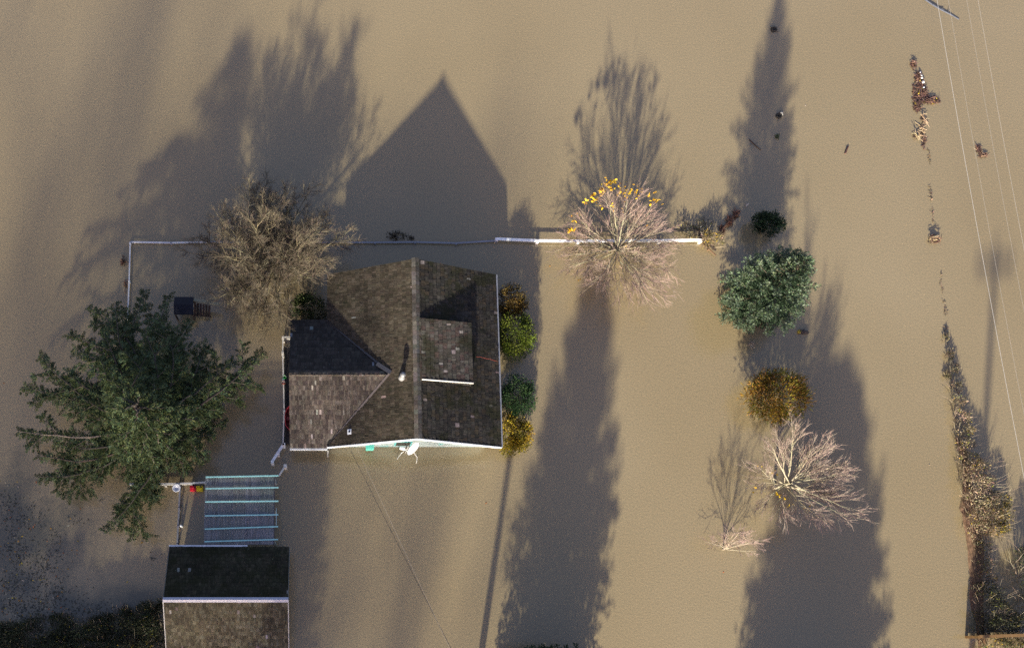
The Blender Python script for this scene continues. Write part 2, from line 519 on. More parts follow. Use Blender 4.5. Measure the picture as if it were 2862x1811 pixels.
    mb = MB()
    mb.beam((WX0, WY0 - .06, WZE - .05), (MX0, WY0 - .06, WZE - .05), .10, .09, (0.62, 0.64, 0.66))
    mb.tube([(MX0 + .03, WY0 - .08, WZE), (MX0 + .03, WY0 - .09, -.3)], .05, 8, (0.25, 0.25, 0.25))
    mb.build('gutter', M_PAINT, rf)
    # dormer: a shallower sheet of roof rising out of the east slope
    dx1, dy0, dy1, dz1 = 7.95, 13.2, 16.5, 3.33
    dr = thing_part('dormer', t)
    mb = MB()
    O = Vector((dx1, dy0, dz1)); V = Vector((MXR + .15 - dx1, 0, ZR + .02 - dz1))
    DL = V.length
    shingles(mb, O, Vector((0, 1, 0)), V, [[(0, 0), (dy1 - dy0, 0), (dy1 - dy0, DL), (0, DL)]], 0.24, 0.16,
             [(0.055, 0.048, 0.040), (0.070, 0.062, 0.052), (0.045, 0.039, 0.032), (0.060, 0.042, 0.036)], PALE, 0.03)
    mb.build('dormer_roof', M_SHAKE_DARK, dr)
    zb = lambda x: ZR - SL * (x - MXR) - .02
    mb = MB()
    for y in (dy0, dy1):
        mb.face([(MXR + .1, y, ZR), (dx1 - .02, y, zb(dx1)), (dx1 - .02, y, dz1 - .005), (MXR + .15, y, ZR + .01)], (0.03, 0.028, 0.026))
    mb.face([(dx1 - .02, dy0, zb(dx1)), (dx1 - .02, dy1, zb(dx1)), (dx1 - .02, dy1, dz1 - .005), (dx1 - .02, dy0, dz1 - .005)], (0.03, 0.028, 0.026))
    mb.build('dormer_wall', M_WOOD, dr)
    mb = MB()
    mb.beam((MXR + .25, dy0 - .02, ZR + .01), (dx1 + .02, dy0 - .02, dz1 + .02), .04, .09, (0.75, 0.72, 0.66))
    mb.build('trim_board', M_PAINT, dr)
    # stove pipe
    b = at(1124, 1054, 3.85)
    cp = MB()
    cp.lathe(b + Vector((0, 0, -.25)), [(.19, 0), (.17, .2), (.11, .36), (.095, .38), (.095, .62)], 18, (0.36, 0.36, 0.37))
    ch = cp.build('chimney_pipe', M_METAL, t, True)
    cc = MB()
    cc.lathe(b + Vector((0, 0, .34)), [(.0, .26), (.09, .22), (.15, .14), (.15, .06), (.13, .0), (.0, .0)], 18, (0.20, 0.20, 0.21))
    cc.build('chimney_cap', M_METAL, ch, False)
    # plumbing vent: white square flashing with a dark hole
    vx, vy = 1.45, 10.75
    vz = ZE + SL * (vx - MX0)
    X = Vector((1, 0, SL)).normalized(); Y = Vector((0, 1, 0)); Z = X.cross(Y)
    mb = MB()
    mb.box((vx, vy, vz + .075), (.22, .28, .015), (0.75, 0.77, 0.8), axes=(X, Y, Z))
    mb.lathe((vx, vy, vz + .07), [(.055, 0), (.055, .10), (.04, .10), (.04, .02), (0, .02)], 12, (0.08, 0.09, 0.12))
    mb.build('roof_vent', M_PLASTIC, t)
    mb = MB()
    mb.tube([at(u, v, z) for u, v, z in ((1332, 997, 3.02), (1344, 998, 2.9), (1356, 1002, 2.75), (1368, 1003, 2.62), (1378, 1007, 2.5), (1390, 1010, 2.3))],
            .010, 4, (0.22, 0.045, 0.03))
    mb.build('heat_cable', M_PLASTIC, t)
    # porch floor on the west side, its dark boards painting in the under-eave shade
    mb = MB()
    for k in range(7):
        mb.box((WX0 - .36 + k * .13, 13.4, .16), (.12, 5.6, .05), jit((0.035, 0.032, 0.035), .2))
    mb.build('porch_floor', M_WOOD, t)

def thing_part(name, parent):
    o = bpy.data.objects.new(name, None)
    COL.objects.link(o); o.parent = parent; o.location = -parent.location
    # children of this part subtract its (zero) world location
    class _P: pass
    o2 = o
    return o2

# children of a part whose own location offsets its parent: keep the mesh in world coordinates
_build = MB.build
def build_fixed(s, name, mat, parent=None, smooth=False):
    o = _build(s, name, mat, None, smooth)
    if parent is not None:
        o.parent = parent
        loc = Vector()
        p = parent
        while p is not None:
            loc += p.location; p = p.parent
        o.location = -loc
    return o
MB.build = build_fixed
cottage()

# ------------------------------------------------------------------ garage
def garage():
    random.seed(21)
    ze, zr = 2.1, 3.55
    NW, NE = at(474, 1526, ze), at(806, 1530, ze)
    RW, RE = at(458, 1676, zr), at(807, 1675, zr)
    x0, x1 = (NW.x + RW.x) / 2, (NE.x + RE.x) / 2
    yN, yR = (NW.y + NE.y) / 2, (RW.y + RE.y) / 2
    yS = 2 * yR - yN
    t = thing('garage', 'shingled gable garage standing in water below the greenhouse', 'garage', ((x0 + x1) / 2, yR, 0))
    mb = MB(); W = (0.30, 0.27, 0.24)
    a, b, c, d = x0 + .3, x1 - .3, yS + .3, yN - .3
    e = ze + .05; r = zr - .12
    mb.face([(a, d, -1.2), (a, c, -1.2), (a, c, e), (a, yR, r), (a, d, e)], W)
    mb.face([(b, c, -1.2), (b, d, -1.2), (b, d, e), (b, yR, r), (b, c, e)], W)
    mb.face([(a, c, -1.2), (b, c, -1.2), (b, c, e), (a, c, e)], W)
    mb.face([(b, d, -1.2), (a, d, -1.2), (a, d, e), (b, d, e)], W)
    mb.build('wall', M_SIDING, t)
    deck = MB()
    for (ya, yb) in ((yN, yR), (yS, yR)):
        p = [Vector((x0, ya, ze)), Vector((x1, ya, ze)), Vector((x1, yb, zr)), Vector((x0, yb, zr))]
        q = [k - Vector((0, 0, .1)) for k in p]
        if ya > yb: p, q = p[::-1], q[::-1]
        deck.face(p, (.02, .018, .016)); deck.face(q[::-1], (.02, .018, .016))
        for i in range(4):
            deck.face([p[i], q[i], q[(i + 1) % 4], p[(i + 1) % 4]], (.03, .026, .022))
    rf = deck.build('roof', M_WOOD, t)
    L = math.hypot(yN - yR, zr - ze); w = x1 - x0
    mb = MB()
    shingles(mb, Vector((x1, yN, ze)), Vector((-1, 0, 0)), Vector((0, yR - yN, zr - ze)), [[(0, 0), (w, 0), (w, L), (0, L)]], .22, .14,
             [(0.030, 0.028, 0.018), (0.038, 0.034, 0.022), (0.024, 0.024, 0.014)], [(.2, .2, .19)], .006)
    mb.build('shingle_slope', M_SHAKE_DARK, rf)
    mb = MB()
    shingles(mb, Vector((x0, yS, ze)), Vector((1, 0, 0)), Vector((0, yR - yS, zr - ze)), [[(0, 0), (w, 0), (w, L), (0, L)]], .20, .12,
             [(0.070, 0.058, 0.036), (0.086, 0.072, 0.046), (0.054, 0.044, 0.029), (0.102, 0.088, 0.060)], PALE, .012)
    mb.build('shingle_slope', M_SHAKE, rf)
    mb = MB()
    for s in (-1, 1):
        q = [(x0 - .03, yR, zr + .09), (x1 + .03, yR, zr + .09), (x1 + .03, yR + s * .13, zr + .05), (x0 - .03, yR + s * .13, zr + .05)]
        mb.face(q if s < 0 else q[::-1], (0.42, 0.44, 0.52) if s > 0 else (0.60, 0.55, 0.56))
    mb.build('ridge_cap', M_METAL, rf)
    mb = MB()
    mb.beam((x0 - .05, yN + .06, ze - .02), (at(692, 1524, ze).x, yN + .06, ze - .02), .09, .08, (0.50, 0.54, 0.62))
    mb.build('gutter', M_PAINT, rf)
    for x in (x0 - .02, x1 + .02):
        mb = MB()
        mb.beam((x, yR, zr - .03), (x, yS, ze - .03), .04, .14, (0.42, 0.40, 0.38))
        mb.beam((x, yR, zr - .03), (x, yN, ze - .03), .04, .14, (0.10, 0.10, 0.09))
        mb.build('bargeboard', M_PAINT, rf)
    return x0, x1, yN
GX0, GX1, GYN = garage()

# ------------------------------------------------------------------ greenhouse lean-to
def greenhouse():
    random.seed(31)
    zh, zl = 2.25, 1.85
    A, B = at(575, 1330, zh - .2), at(765, 1328, zh - .2)
    C = at(572, 1523, zl)
    x0, x1 = (A.x + C.x) / 2, B.x
    yT = A.y; yB = GYN + .14
    t = thing('greenhouse', 'lean-to with grey translucent corrugated roof over turquoise rafters', 'greenhouse', ((x0 + x1) / 2, (yT + yB) / 2, 0))
    zz = lambda y: zl + (zh - zl) * (yT - y) / (yT - yB) * 0 + 2.0
    # translucent corrugated sheets: five columns, two lapped rows
    m = bpy.data.materials.new('corrugated_plastic'); m.use_nodes = True
    nt = m.node_tree; P = nt.nodes['Principled BSDF']
    at_ = nt.nodes.new('ShaderNodeAttribute'); at_.attribute_name = 'Col'
    geo = nt.nodes.new('ShaderNodeNewGeometry')
    mp = nt.nodes.new('ShaderNodeMapping'); mp.inputs['Scale'].default_value = (9, 0.7, 1)
    nz = nt.nodes.new('ShaderNodeTexNoise'); nz.inputs['Scale'].default_value = 1.0; nz.inputs['Detail'].default_value = 6
    nt.links.new(geo.outputs['Position'], mp.inputs[0]); nt.links.new(mp.outputs[0], nz.inputs['Vector'])
    mr = nt.nodes.new('ShaderNodeMapRange'); mr.inputs['From Min'].default_value = .3; mr.inputs['From Max'].default_value = .7
    mr.inputs['To Min'].default_value = .55; mr.inputs['To Max'].default_value = 1.25
    nt.links.new(nz.outputs['Fac'], mr.inputs['Value'])
    mx = nt.nodes.new('ShaderNodeMix'); mx.data_type = 'RGBA'; mx.blend_type = 'MULTIPLY'; mx.inputs[0].default_value = 1
    nt.links.new(at_.outputs['Color'], mx.inputs[6]); nt.links.new(mr.outputs[0], mx.inputs[7])
    nt.links.new(mx.outputs[2], P.inputs['Base Color'])
    P.inputs['Roughness'].default_value = 0.35
    T = nt.nodes.new('ShaderNodeBsdfTransparent'); T.inputs[0].default_value = (.85, .9, .95, 1)
    Mx = nt.nodes.new('ShaderNodeMixShader'); Mx.inputs[0].default_value = 0.42
    nt.links.new(P.outputs[0], Mx.inputs[1]); nt.links.new(T.outputs[0], Mx.inputs[2])
    nt.links.new(Mx.outputs[0], nt.nodes['Material Output'].inputs['Surface'])
    ymid = at(670, 1432, 2.0).y
    cw = (x1 - x0) / 5
    for row, (ya, yb, dz) in enumerate(((yT, ymid - .08, .0), (ymid + .02, yB, .03))):
        for k in range(5):
            mb = MB()
            n = 36
            xa, xb = x0 + k * cw - .03, x0 + (k + 1) * cw + .02
            col = jit((0.25, 0.25, 0.255) if row == 0 else (0.20, 0.21, 0.235), .14)
            lift = .012 * (k % 2)
            prof = [(xa + (xb - xa) * i / n, 2.03 + dz + lift + .014 * math.sin(i / n * 2 * math.pi * 9)) for i in range(n + 1)]
            for (p, q) in zip(prof[:-1], prof[1:]):
                mb.face([(p[0], ya, p[1]), (p[0], yb, p[1]), (q[0], yb, q[1]), (q[0], ya, q[1])], col)
            mb.build('roof_panel', m, t)
    TEAL = (0.30, 0.58, 0.58)
    rx1 = at(778, 1400, 2.12).x
    for (vl, vr) in ((1333, 1329), (1365, 1362), (1402, 1400), (1441, 1438), (1478, 1471), (1513, 1507)):
        mb = MB()
        mb.beam((x0 + .02, at(575, vl, 2.12).y, 2.115), (rx1, at(775, vr, 2.12).y, 2.115), .066, .05, jit(TEAL, .08))
        mb.build('rafter', M_PAINT, t)
    mb = MB()
    mb.beam((x1 + .02, yT, 1.83), (x1 + .02, yB, 1.83), .08, .1, (.12, .10, .10))
    mb.build('wall_plate', M_WOOD, t)
    for (x, y) in ((x0 + .05, yT - .1), (x1 + .02, yT - .1), (x0 + .05, (yT + yB) / 2), (x1 + .02, (yT + yB) / 2), (x1 + .02, yB + .2)):
        mb = MB(); mb.box((x, y, .35), (.09, .09, 2.85), (.35, .4, .4)); mb.build('post', M_PAINT, t)
    mb = MB()
    for k in range(3):
        yy = yT - .1 - k * .0
    mb.beam((at(772, 1420, 1.9).x, at(772, 1418, 1.9).y, 1.7), (at(772, 1420, 1.9).x, at(772, 1465, 1.9).y, 1.7), .03, .03, (.55, .72, .74))
    mb.build('side_rail', M_PAINT, t)
greenhouse()

# ------------------------------------------------------------------ fences
def fence(name, label, pix, ztop, rail_w=.13, rail_h=.035, col=(.78, .76, .74), posts=None, post=.11, rails=2, cat='fence', pz=.04, dim=None):
    seg = 0
    pts = [at(u, v, ztop) for u, v in pix]
    c = sum(pts, Vector()) / len(pts); c.z = 0
    t = thing(name, label, cat, c)
    for a, b in zip(pts[:-1], pts[1:]):
        seg += 1
        if dim and seg > 2: col = dim  # sunk rails from here: darker colour, with the shade over them painted in
        for k in range(rails):
            mb = MB()
            dz = Vector((0, 0, -k * .33))
            if k == 0: mb.beam(a, b, rail_w, rail_h, jit(col, .06))
            else: mb.beam(a + dz, b + dz, .035, .13, jit(col, .06))
            mb.build('rail', M_PAINT, t)
    for p in (posts if posts is not None else pts):
        q = at(*p, ztop) if not isinstance(p, Vector) else p
        mb = MB()
        mb.box((q.x, q.y - .03, (q.z + pz - 1.2) / 2), (post, post, q.z + pz + 1.2), jit(col, .08))
        o = mb.build('post', M_PAINT, t)
    return t
random.seed(41)
WHITE = (.80, .78, .77)
fence('rail_fence', 'low white rail fence running along the far side behind the bare trees', [(365, 677), (478, 679), (590, 677), (705, 678), (820, 679), (935, 678), (1048, 678), (1160, 677), (1275, 680), (1388, 673)],
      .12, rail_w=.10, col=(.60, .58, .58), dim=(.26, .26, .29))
fence('rail_fence', 'bright white rail fence passing under the yellow-leaved bare tree', [(1388, 668), (1502, 673), (1616, 674), (1731, 673), (1843, 673), (1958, 671)], .24, rail_w=.16, col=(.86, .85, .84), post=.16)
fence('rail_fence', 'short white side fence ending at the big conifer', [(364, 679), (361, 785), (357, 890)], .18, rail_w=.08, col=(.55, .55, .56))
fence('rail_fence', 'brown plank fence leaning away from the white fence end', [(1960, 675), (1980, 695), (2001, 714)], .12, rail_w=.09, col=(.16, .10, .06), posts=[(1980, 695)], post=.1)
fence('porch_railing', 'weathered white railing along the cottage west porch', [(814, 942), (791, 942), (790, 984), (792, 1060), (794, 1148), (791, 1240)], .75, rail_w=.07, col=(.55, .52, .48), post=.12, cat='railing')
fence('ramp_railing', 'white railing slanting away from the porch corner', [(793, 1240), (777, 1264), (761, 1289)], .75, rail_w=.14, col=(.78, .78, .80), post=.15, cat='railing')
fence('gate_post', 'short white gate rail at the greenhouse corner', [(797, 1300), (780, 1327)], .7, rail_w=.05, col=(.6, .6, .58), posts=[(797, 1300)], post=.17, cat='gate')
fence('garden_fence', 'pale garden rail between the conifer and the greenhouse', [(365, 1351), (460, 1352), (535, 1350), (573, 1347)], .55, rail_w=.09, col=(.62, .62, .58), cat='fence')
fence('edging_fence', 'thin grey edging fence leading down to the garage', [(502, 1366), (500, 1420), (497, 1470), (495, 1521)], .3, rail_w=.07, col=(.20, .20, .23), cat='fence')
wf_ = fence('wooden_fence', 'mossy brown board fence crossing the dark brambles', [(2737, 1778), (2800, 1776), (2920, 1773)], .95, rail_w=.16, rail_h=.10, rails=1, col=(.17, .095, .04), post=.14, cat='fence', pz=.02)
for (a, b) in (((2739, 1778), (2799, 1776)), ((2801, 1776), (2920, 1773))):
    mb = MB(); A, B = at(*a, .95), at(*b, .95)
    for k in range(5): mb.beam(A + Vector((0, 0, -.13 - k * .17)), B + Vector((0, 0, -.13 - k * .17)), .03, .16, jit((.12, .075, .04), .2))
    mb.build('board_panel', M_WOOD, wf_)

# ------------------------------------------------------------------ vegetation builders
def rnd_dir(rg):
    z = rg.uniform(-1, 1); a = rg.uniform(0, 2 * math.pi); r = math.sqrt(1 - z * z)
    return Vector((r * math.cos(a), r * math.sin(a), z))

def grow(mb, rg, p, d, length, r0, segs, wig, lift, col, sides=3, r1=None):
    pts, rad = [p.copy()], [r0]
    d = d.normalized()
    for i in range(segs):
        d = (d + rnd_dir(rg) * wig + Vector((0, 0, lift))).normalized()
        p = p + d * (length / segs)
        pts.append(p); rad.append(r0 + ((r1 if r1 is not None else r0 * .35) - r0) * (i + 1) / segs)
    mb.tube(pts, rad, sides, col)
    return pts, d

def bare_tree(name, label, base, limbs, seed, r_tr=.12, counts=(9, 6, 4), lens=(.42, .40, .42), limb_col=(.30, .27, .20),
              twig_col=[(.26, .19, .17)], twig_r=.010, wig=.12, lift=.05, spread=.9, leaves=None, cat='tree', z0=0.0):
    """limbs: list of (azimuth deg, elevation deg, length)"""
    rg = R(seed); random.seed(seed)
    t = thing(name, label, cat, (base.x, base.y, 0))
    tk, tw, lf = MB(), MB(), MB()
    tk.tube([base + Vector((0, 0, -1.0)), base + Vector((0, 0, .05)), base + Vector((0, 0, .3 + z0))], [r_tr * 1.25, r_tr * 1.1, r_tr * .9], 8, limb_col)
    tips = []
    for (az, el, ln) in limbs:
        a, e = math.radians(az), math.radians(el)
        d = Vector((math.sin(a) * math.cos(e), math.cos(a) * math.cos(e), math.sin(e)))
        st = base + Vector((0, 0, rg.uniform(.05, .35) + z0 * rg.uniform(.45, 1))) + d * .03
        pts, dd = grow(tk, rg, st, d, ln, r_tr * rg.uniform(.38, .62), 8, wig, lift, jit(limb_col, .15), 5, twig_r * 1.2)
        for i in range(counts[0]):
            f = .22 + .78 * (i + rg.random() * .8) / counts[0]
            k = min(int(f * 8), 7); q = pts[k].lerp(pts[k + 1], f * 8 - k)
            ax = (pts[k + 1] - pts[k]).normalized()
            sd_ = (ax + rnd_dir(rg) * spread).normalized(); 
            l1 = ln * lens[0] * (1.15 - .6 * f) * rg.uniform(.7, 1.3)
            p1, d1 = grow(tk, rg, q, sd_, l1, r_tr * .22 * (1.1 - .6 * f), 5, wig * 1.1, lift, jit(limb_col, .2), 4, twig_r)
            for j in range(counts[1]):
                f2 = .25 + .75 * (j + rg.random()) / counts[1]; f2 = min(f2, .999)
                k2 = min(int(f2 * 5), 4); q2 = p1[k2].lerp(p1[k2 + 1], f2 * 5 - k2)
                ax2 = (p1[k2 + 1] - p1[k2]).normalized()
                l2 = l1 * lens[1] * rg.uniform(.7, 1.4)
                p2, d2 = grow(tw, rg, q2, (ax2 + rnd_dir(rg) * spread * .8), l2, twig_r * 1.3, 3, wig, lift, pick(twig_col), 3, twig_r * .8)
                tips.append(p2[-1])
                for m in range(counts[2]):
                    f3 = rg.uniform(.3, 1) * 2.999; k3 = int(f3)
                    q3 = p2[k3].lerp(p2[k3 + 1], f3 - k3)
                    p3, _ = grow(tw, rg, q3, ((p2[k3 + 1] - p2[k3]).normalized() + rnd_dir(rg) * spread * .8), l2 * lens[2] * rg.uniform(.7, 1.5),
                         twig_r, 2, wig, lift, pick(twig_col), 3, twig_r * .6)
                    tips.append(p3[-1])
    tk.build('trunk', M_BARK, t, True)
    tw.build('crown', M_TWIG, t)
    if leaves:
        leaves(lf, rg, tips)
        if lf.f: lf.build('leaves', M_LEAF, t)
    return t

def shrub(name, label, ctr_px, zc, rad, cols, seed, n=3500, leaf=(.14, .07), lobes=26, up=.3, cat='shrub', tilt=None, shell=.55, accents=None, flat=None, mat=None):
    """a leafy bush: leaf-sized faces gathered in uneven clumps through an ellipsoid; ctr_px is where its middle (height zc) shows"""
    rg = R(seed); random.seed(seed)
    c = at(ctr_px[0], ctr_px[1], zc)
    t = thing(name, label, cat, (c.x, c.y, 0))
    mb, st = MB(), MB()
    L = []
    for i in range(lobes):
        d = rnd_dir(rg); d.z = abs(d.z) * 1.0 - .25
        d.normalize()
        k = rg.uniform(shell, .92)
        L.append((Vector((d.x * rad[0] * k, d.y * rad[1] * k, d.z * rad[2] * k)), rg.uniform(.75, 1.3), pick(cols), d))
    s0 = (rad[0] + rad[1] + rad[2]) / 3 * .30
    for i in range(n):
        o, k, col, d = L[rg.randrange(lobes)]
        g = Vector((rg.gauss(0, 1), rg.gauss(0, 1), rg.gauss(0, .8)))
        p = c + o + g * (s0 * k * .55)
        if p.z < .0: p.z = rg.uniform(0, .12)
        q = p - c
        rr = math.sqrt((q.x / rad[0]) ** 2 + (q.y / rad[1]) ** 2 + (q.z / rad[2]) ** 2)
        if rr > 1.18: continue
        dd = (d * .6 + g.normalized() * .7 + rnd_dir(rg) * .6 + Vector((0, 0, up)))
        cc = jit(col, .25)
        if accents and rg.random() < accents[1]: cc = pick(accents[0])
        mb.leaf(p, dd, leaf[0] * rg.uniform(.6, 1.3), leaf[1] * rg.uniform(.7, 1.3), cc)
    for i in range(12):
        o = L[rg.randrange(lobes)][0]
        st.tube([(c.x + rg.uniform(-.1, .1), c.y + rg.uniform(-.1, .1), -.3), c + o * .45, c + o * .9], [.03, .02, .008], 4, jit((.07, .05, .035)))
    mb.build('foliage', mat or M_LEAF, t)
    st.build('stems', M_BARK, t)
    return t

def spray(mb, rg, p, d, ln, cols, leaf, dens, droop=-.12):
    """a flat evergreen spray: short needled shoots on both sides of a rachis"""
    d = d.normalized()
    side = d.cross(Vector((0, 0, 1)))
    side = side.normalized() if side.length > 1e-3 else Vector((1, 0, 0))
    n = max(3, int(ln * dens))
    for i in range(n):
        f = (i + rg.random()) / n
        q = p + d * (ln * f) + Vector((0, 0, droop * ln * f * f))
        for s in (-1, 1):
            dd = d * .75 + side * s * rg.uniform(.3, 1.0) + Vector((0, 0, rg.uniform(-.35, .30)))
            mb.leaf(q, dd, leaf[0] * rg.uniform(.6, 1.3) * (1.15 - .5 * f), leaf[1] * rg.uniform(.7, 1.3), jit(pick(cols), .2),
                    up=Vector((rg.uniform(-.6, .6), rg.uniform(-.6, .6), 1)))

def conifer(name, label, base, h, prof, seed, cols, nb=90, leaf=(.24, .07), dens=9, z0=.2, elev=(-5, 45), cat='conifer', group=None, tipcols=None, sub=7, rag=(.72, 1.12)):
    """prof(f) gives crown radius at height fraction f"""
    rg = R(seed); random.seed(seed)
    t = thing(name, label, cat, (base.x, base.y, 0), group)
    tk, br, mb = MB(), MB(), MB()
    tk.tube([base + Vector((0, 0, z)) for z in (-1, 0, h * .4, h * .8, h * .97)], [.05 * h ** .75, .045 * h ** .75, .03 * h ** .75, .012 * h ** .75, .01], 8, (.10, .075, .055))
    az = rg.random() * 6.28
    for i in range(nb):
        f = ((i + .5) / nb) ** 1.15
        z = z0 + (h - z0) * f
        az += 2.39996 + rg.uniform(-.3, .3)
        ln = max(.12, prof(f) * rg.uniform(*rag))
        e = math.radians(elev[0] + (elev[1] - elev[0]) * f + rg.uniform(-8, 8))
        d = Vector((math.cos(az) * math.cos(e), math.sin(az) * math.cos(e), math.sin(e)))
        p0 = base + Vector((0, 0, z))
        br.tube([p0, p0 + d * ln * .5, p0 + d * ln * .95], [.025, .016, .006], 4, jit((.10, .075, .055)))
        m = max(3, int(sub * ln / 1.2))
        for k in range(m):
            g = (.12 + .88 * (k + rg.random()) / m)
            q = p0 + d * (ln * g)
            s = 1 if k % 2 else -1
            side = Vector((-d.y, d.x, 0)).normalized()
            dd = d * .8 + side * s * rg.uniform(.3, 1.0) + Vector((0, 0, rg.uniform(-.15, .25)))
            sl = ln * .42 * (1.15 - g * .8) + leaf[0] * .6
            spray(mb, rg, q, dd, sl, (tipcols if tipcols and g > .7 else cols), leaf, dens)
        spray(mb, rg, p0 + d * ln * .6, d, ln * .42 + leaf[0], tipcols or cols, leaf, dens)
    tk.build('trunk', M_BARK, t, True)
    br.build('branches', M_BARK, t)
    mb.build('crown', M_NEEDLE, t)
    return t

# ------------------------------------------------------------------ trees of the garden
PINK = [(.24, .165, .145), (.21, .155, .13), (.27, .19, .17)]
YEL = [(.62, .40, .02), (.70, .45, .03), (.55, .30, .03)]
def yellow_rim(lf, rg, tips):
    T = np.array([tuple(t) for t in tips])
    for k in range(len(YCL)):
        u, v, n, s = YCL[k]
        for i in range(int(n * 1.8)):
            p = at(u + rg.gauss(0, s), v + rg.gauss(0, s), 2.6 + rg.gauss(0, .2))
            q = Vector(T[np.argmin(((T - np.array(p)) ** 2).sum(1))])
            p = q.lerp(p, .35)
            lf.leaf(p, rnd_dir(rg), rg.uniform(.11, .2), rg.uniform(.09, .14), pick(YEL), up=Vector((rg.uniform(-.4, .4), rg.uniform(-.4, .4), 1)).cross(rnd_dir(rg)))
YCL = [(1710, 513, 26, 11), (1698, 523, 18, 8), (1670, 535, 26, 10), (1657, 552, 12, 6), (1745, 535, 8, 14), (1770, 533, 12, 12), (1790, 538, 6, 8),
       (1833, 552, 16, 9), (1642, 563, 5, 6), (1628, 563, 3, 4), (1605, 607, 5, 4), (1593, 640, 10, 5), (1600, 637, 6, 5), (1666, 570, 5, 5), (1730, 548, 5, 14),
       (1683, 580, 3, 5), (1730, 590, 3, 10), (1745, 684, 2, 2), (1805, 620, 2, 12)]
bare_tree('bare_tree', 'leafless tree with yellow leaves along its top edge standing over the white fence', at(1722, 702),
          [(352, 62, 2.92), (22, 56, 2.41), (45, 44, 2.41), (318, 42, 3.09), (72, 28, 2.2), (290, 26, 2.92), (103, 16, 2.33), (258, 14, 3.1), (130, 12, 2.71), (156, 14, 2.78), (182, 16, 3.37), (206, 14, 3.28), (232, 12, 3.1), (5, 46, 3.09), (335, 60, 2.84), (60, 58, 2.27), (33, 66, 2.41), (305, 58, 2.75), (88, 42, 2.48), (270, 42, 3.01), (145, 42, 2.41), (215, 42, 2.91), (180, 55, 2.74), (170, 24, 3.57), (194, 26, 3.57), (148, 22, 3.38), (218, 22, 3.48), (160, 36, 3.38), (200, 38, 3.38), (118, 20, 3.01), (244, 20, 3.38), (275, 14, 3.2), (300, 24, 3.1), (85, 18, 2.73)],
          101, r_tr=.085, counts=(8, 5, 4), lens=(.50, .46, .5), limb_col=(.30, .26, .18), twig_col=PINK, twig_r=.0058, lift=.006, leaves=yellow_rim, wig=.09, spread=.55)

def few_yellow(lf, rg, tips):
    for (u, v, n) in ((2172, 1380, 9), (2180, 1386, 6), (2165, 1320, 4), (2120, 1300, 4), (2105, 1367, 4), (2195, 1395, 3), (2217, 1401, 2), (2257, 1414, 2), (2205, 1410, 2)):
        for i in range(n):
            p = at(u + rg.gauss(0, 5), v + rg.gauss(0, 4), 1.3)
            lf.leaf(p, rnd_dir(rg), .15, .11, pick(YEL))
bare_tree('bare_tree', 'pale leafless tree spreading sideways below the golden shrub', at(2163, 1364),
          [(62, 32, 2.65), (78, 22, 2.58), (92, 18, 2.52), (48, 40, 2.45), (30, 46, 2.25), (12, 50, 3.28), (350, 48, 3.28), (330, 42, 3.07), (308, 38, 2.87), (285, 30, 2.56), (262, 24, 2.56), (240, 22, 2.25), (112, 22, 2.19), (132, 26, 3.07), (148, 28, 3.37), (160, 34, 2.96), (175, 30, 2.56), (200, 28, 2.35), (70, 44, 2.25), (105, 34, 2.25), (85, 34, 2.58), (40, 28, 2.52), (120, 16, 2.19)],
          102, r_tr=.085, counts=(9, 6, 4), lens=(.46, .45, .5), limb_col=(.31, .27, .19), twig_col=[(.26, .20, .17), (.28, .22, .18), (.24, .165, .15)], twig_r=.0062, lift=.018, leaves=few_yellow, z0=1.5, wig=.10, spread=.62)

OLIVE = [(.092, .077, .050), (.105, .085, .056), (.074, .062, .046), (.095, .066, .054), (.125, .107, .078)]
bare_tree('bare_tree', 'dense olive brown leafless tree beside the cottage north-west corner', at(764, 752),
          [(i * 137.5 % 360, 12 + (i * 53 % 66), 4.3 - (.012 * (i * 53 % 66)) + (i % 4) * .22) for i in range(34)],
          103, r_tr=.15, counts=(10, 10, 9), lens=(.34, .46, .5), limb_col=(.17, .145, .09), twig_col=OLIVE, twig_r=.0060, lift=.03, wig=.20, spread=1.0)
bare_tree('bare_shrub', 'small leafless shrub alone in the water at the lower right', at(2020, 1535),
          [(5, 70, 1.71), (15, 59, 1.4), (70, 39, 1.71), (85, 29, 1.48), (55, 54, 1.56), (330, 49, 1.32), (290, 39, 1.4), (100, 26, 1.4), (40, 44, 1.63), (350, 58, 1.6), (30, 62, 1.5), (318, 50, 1.4)],
          104, r_tr=.03, counts=(5, 4, 3), lens=(.5, .5, .5), limb_col=(.34, .28, .22), twig_col=[(.26, .18, .17), (.24, .17, .15)], twig_r=.0052, lift=.0, spread=.8, cat='shrub')

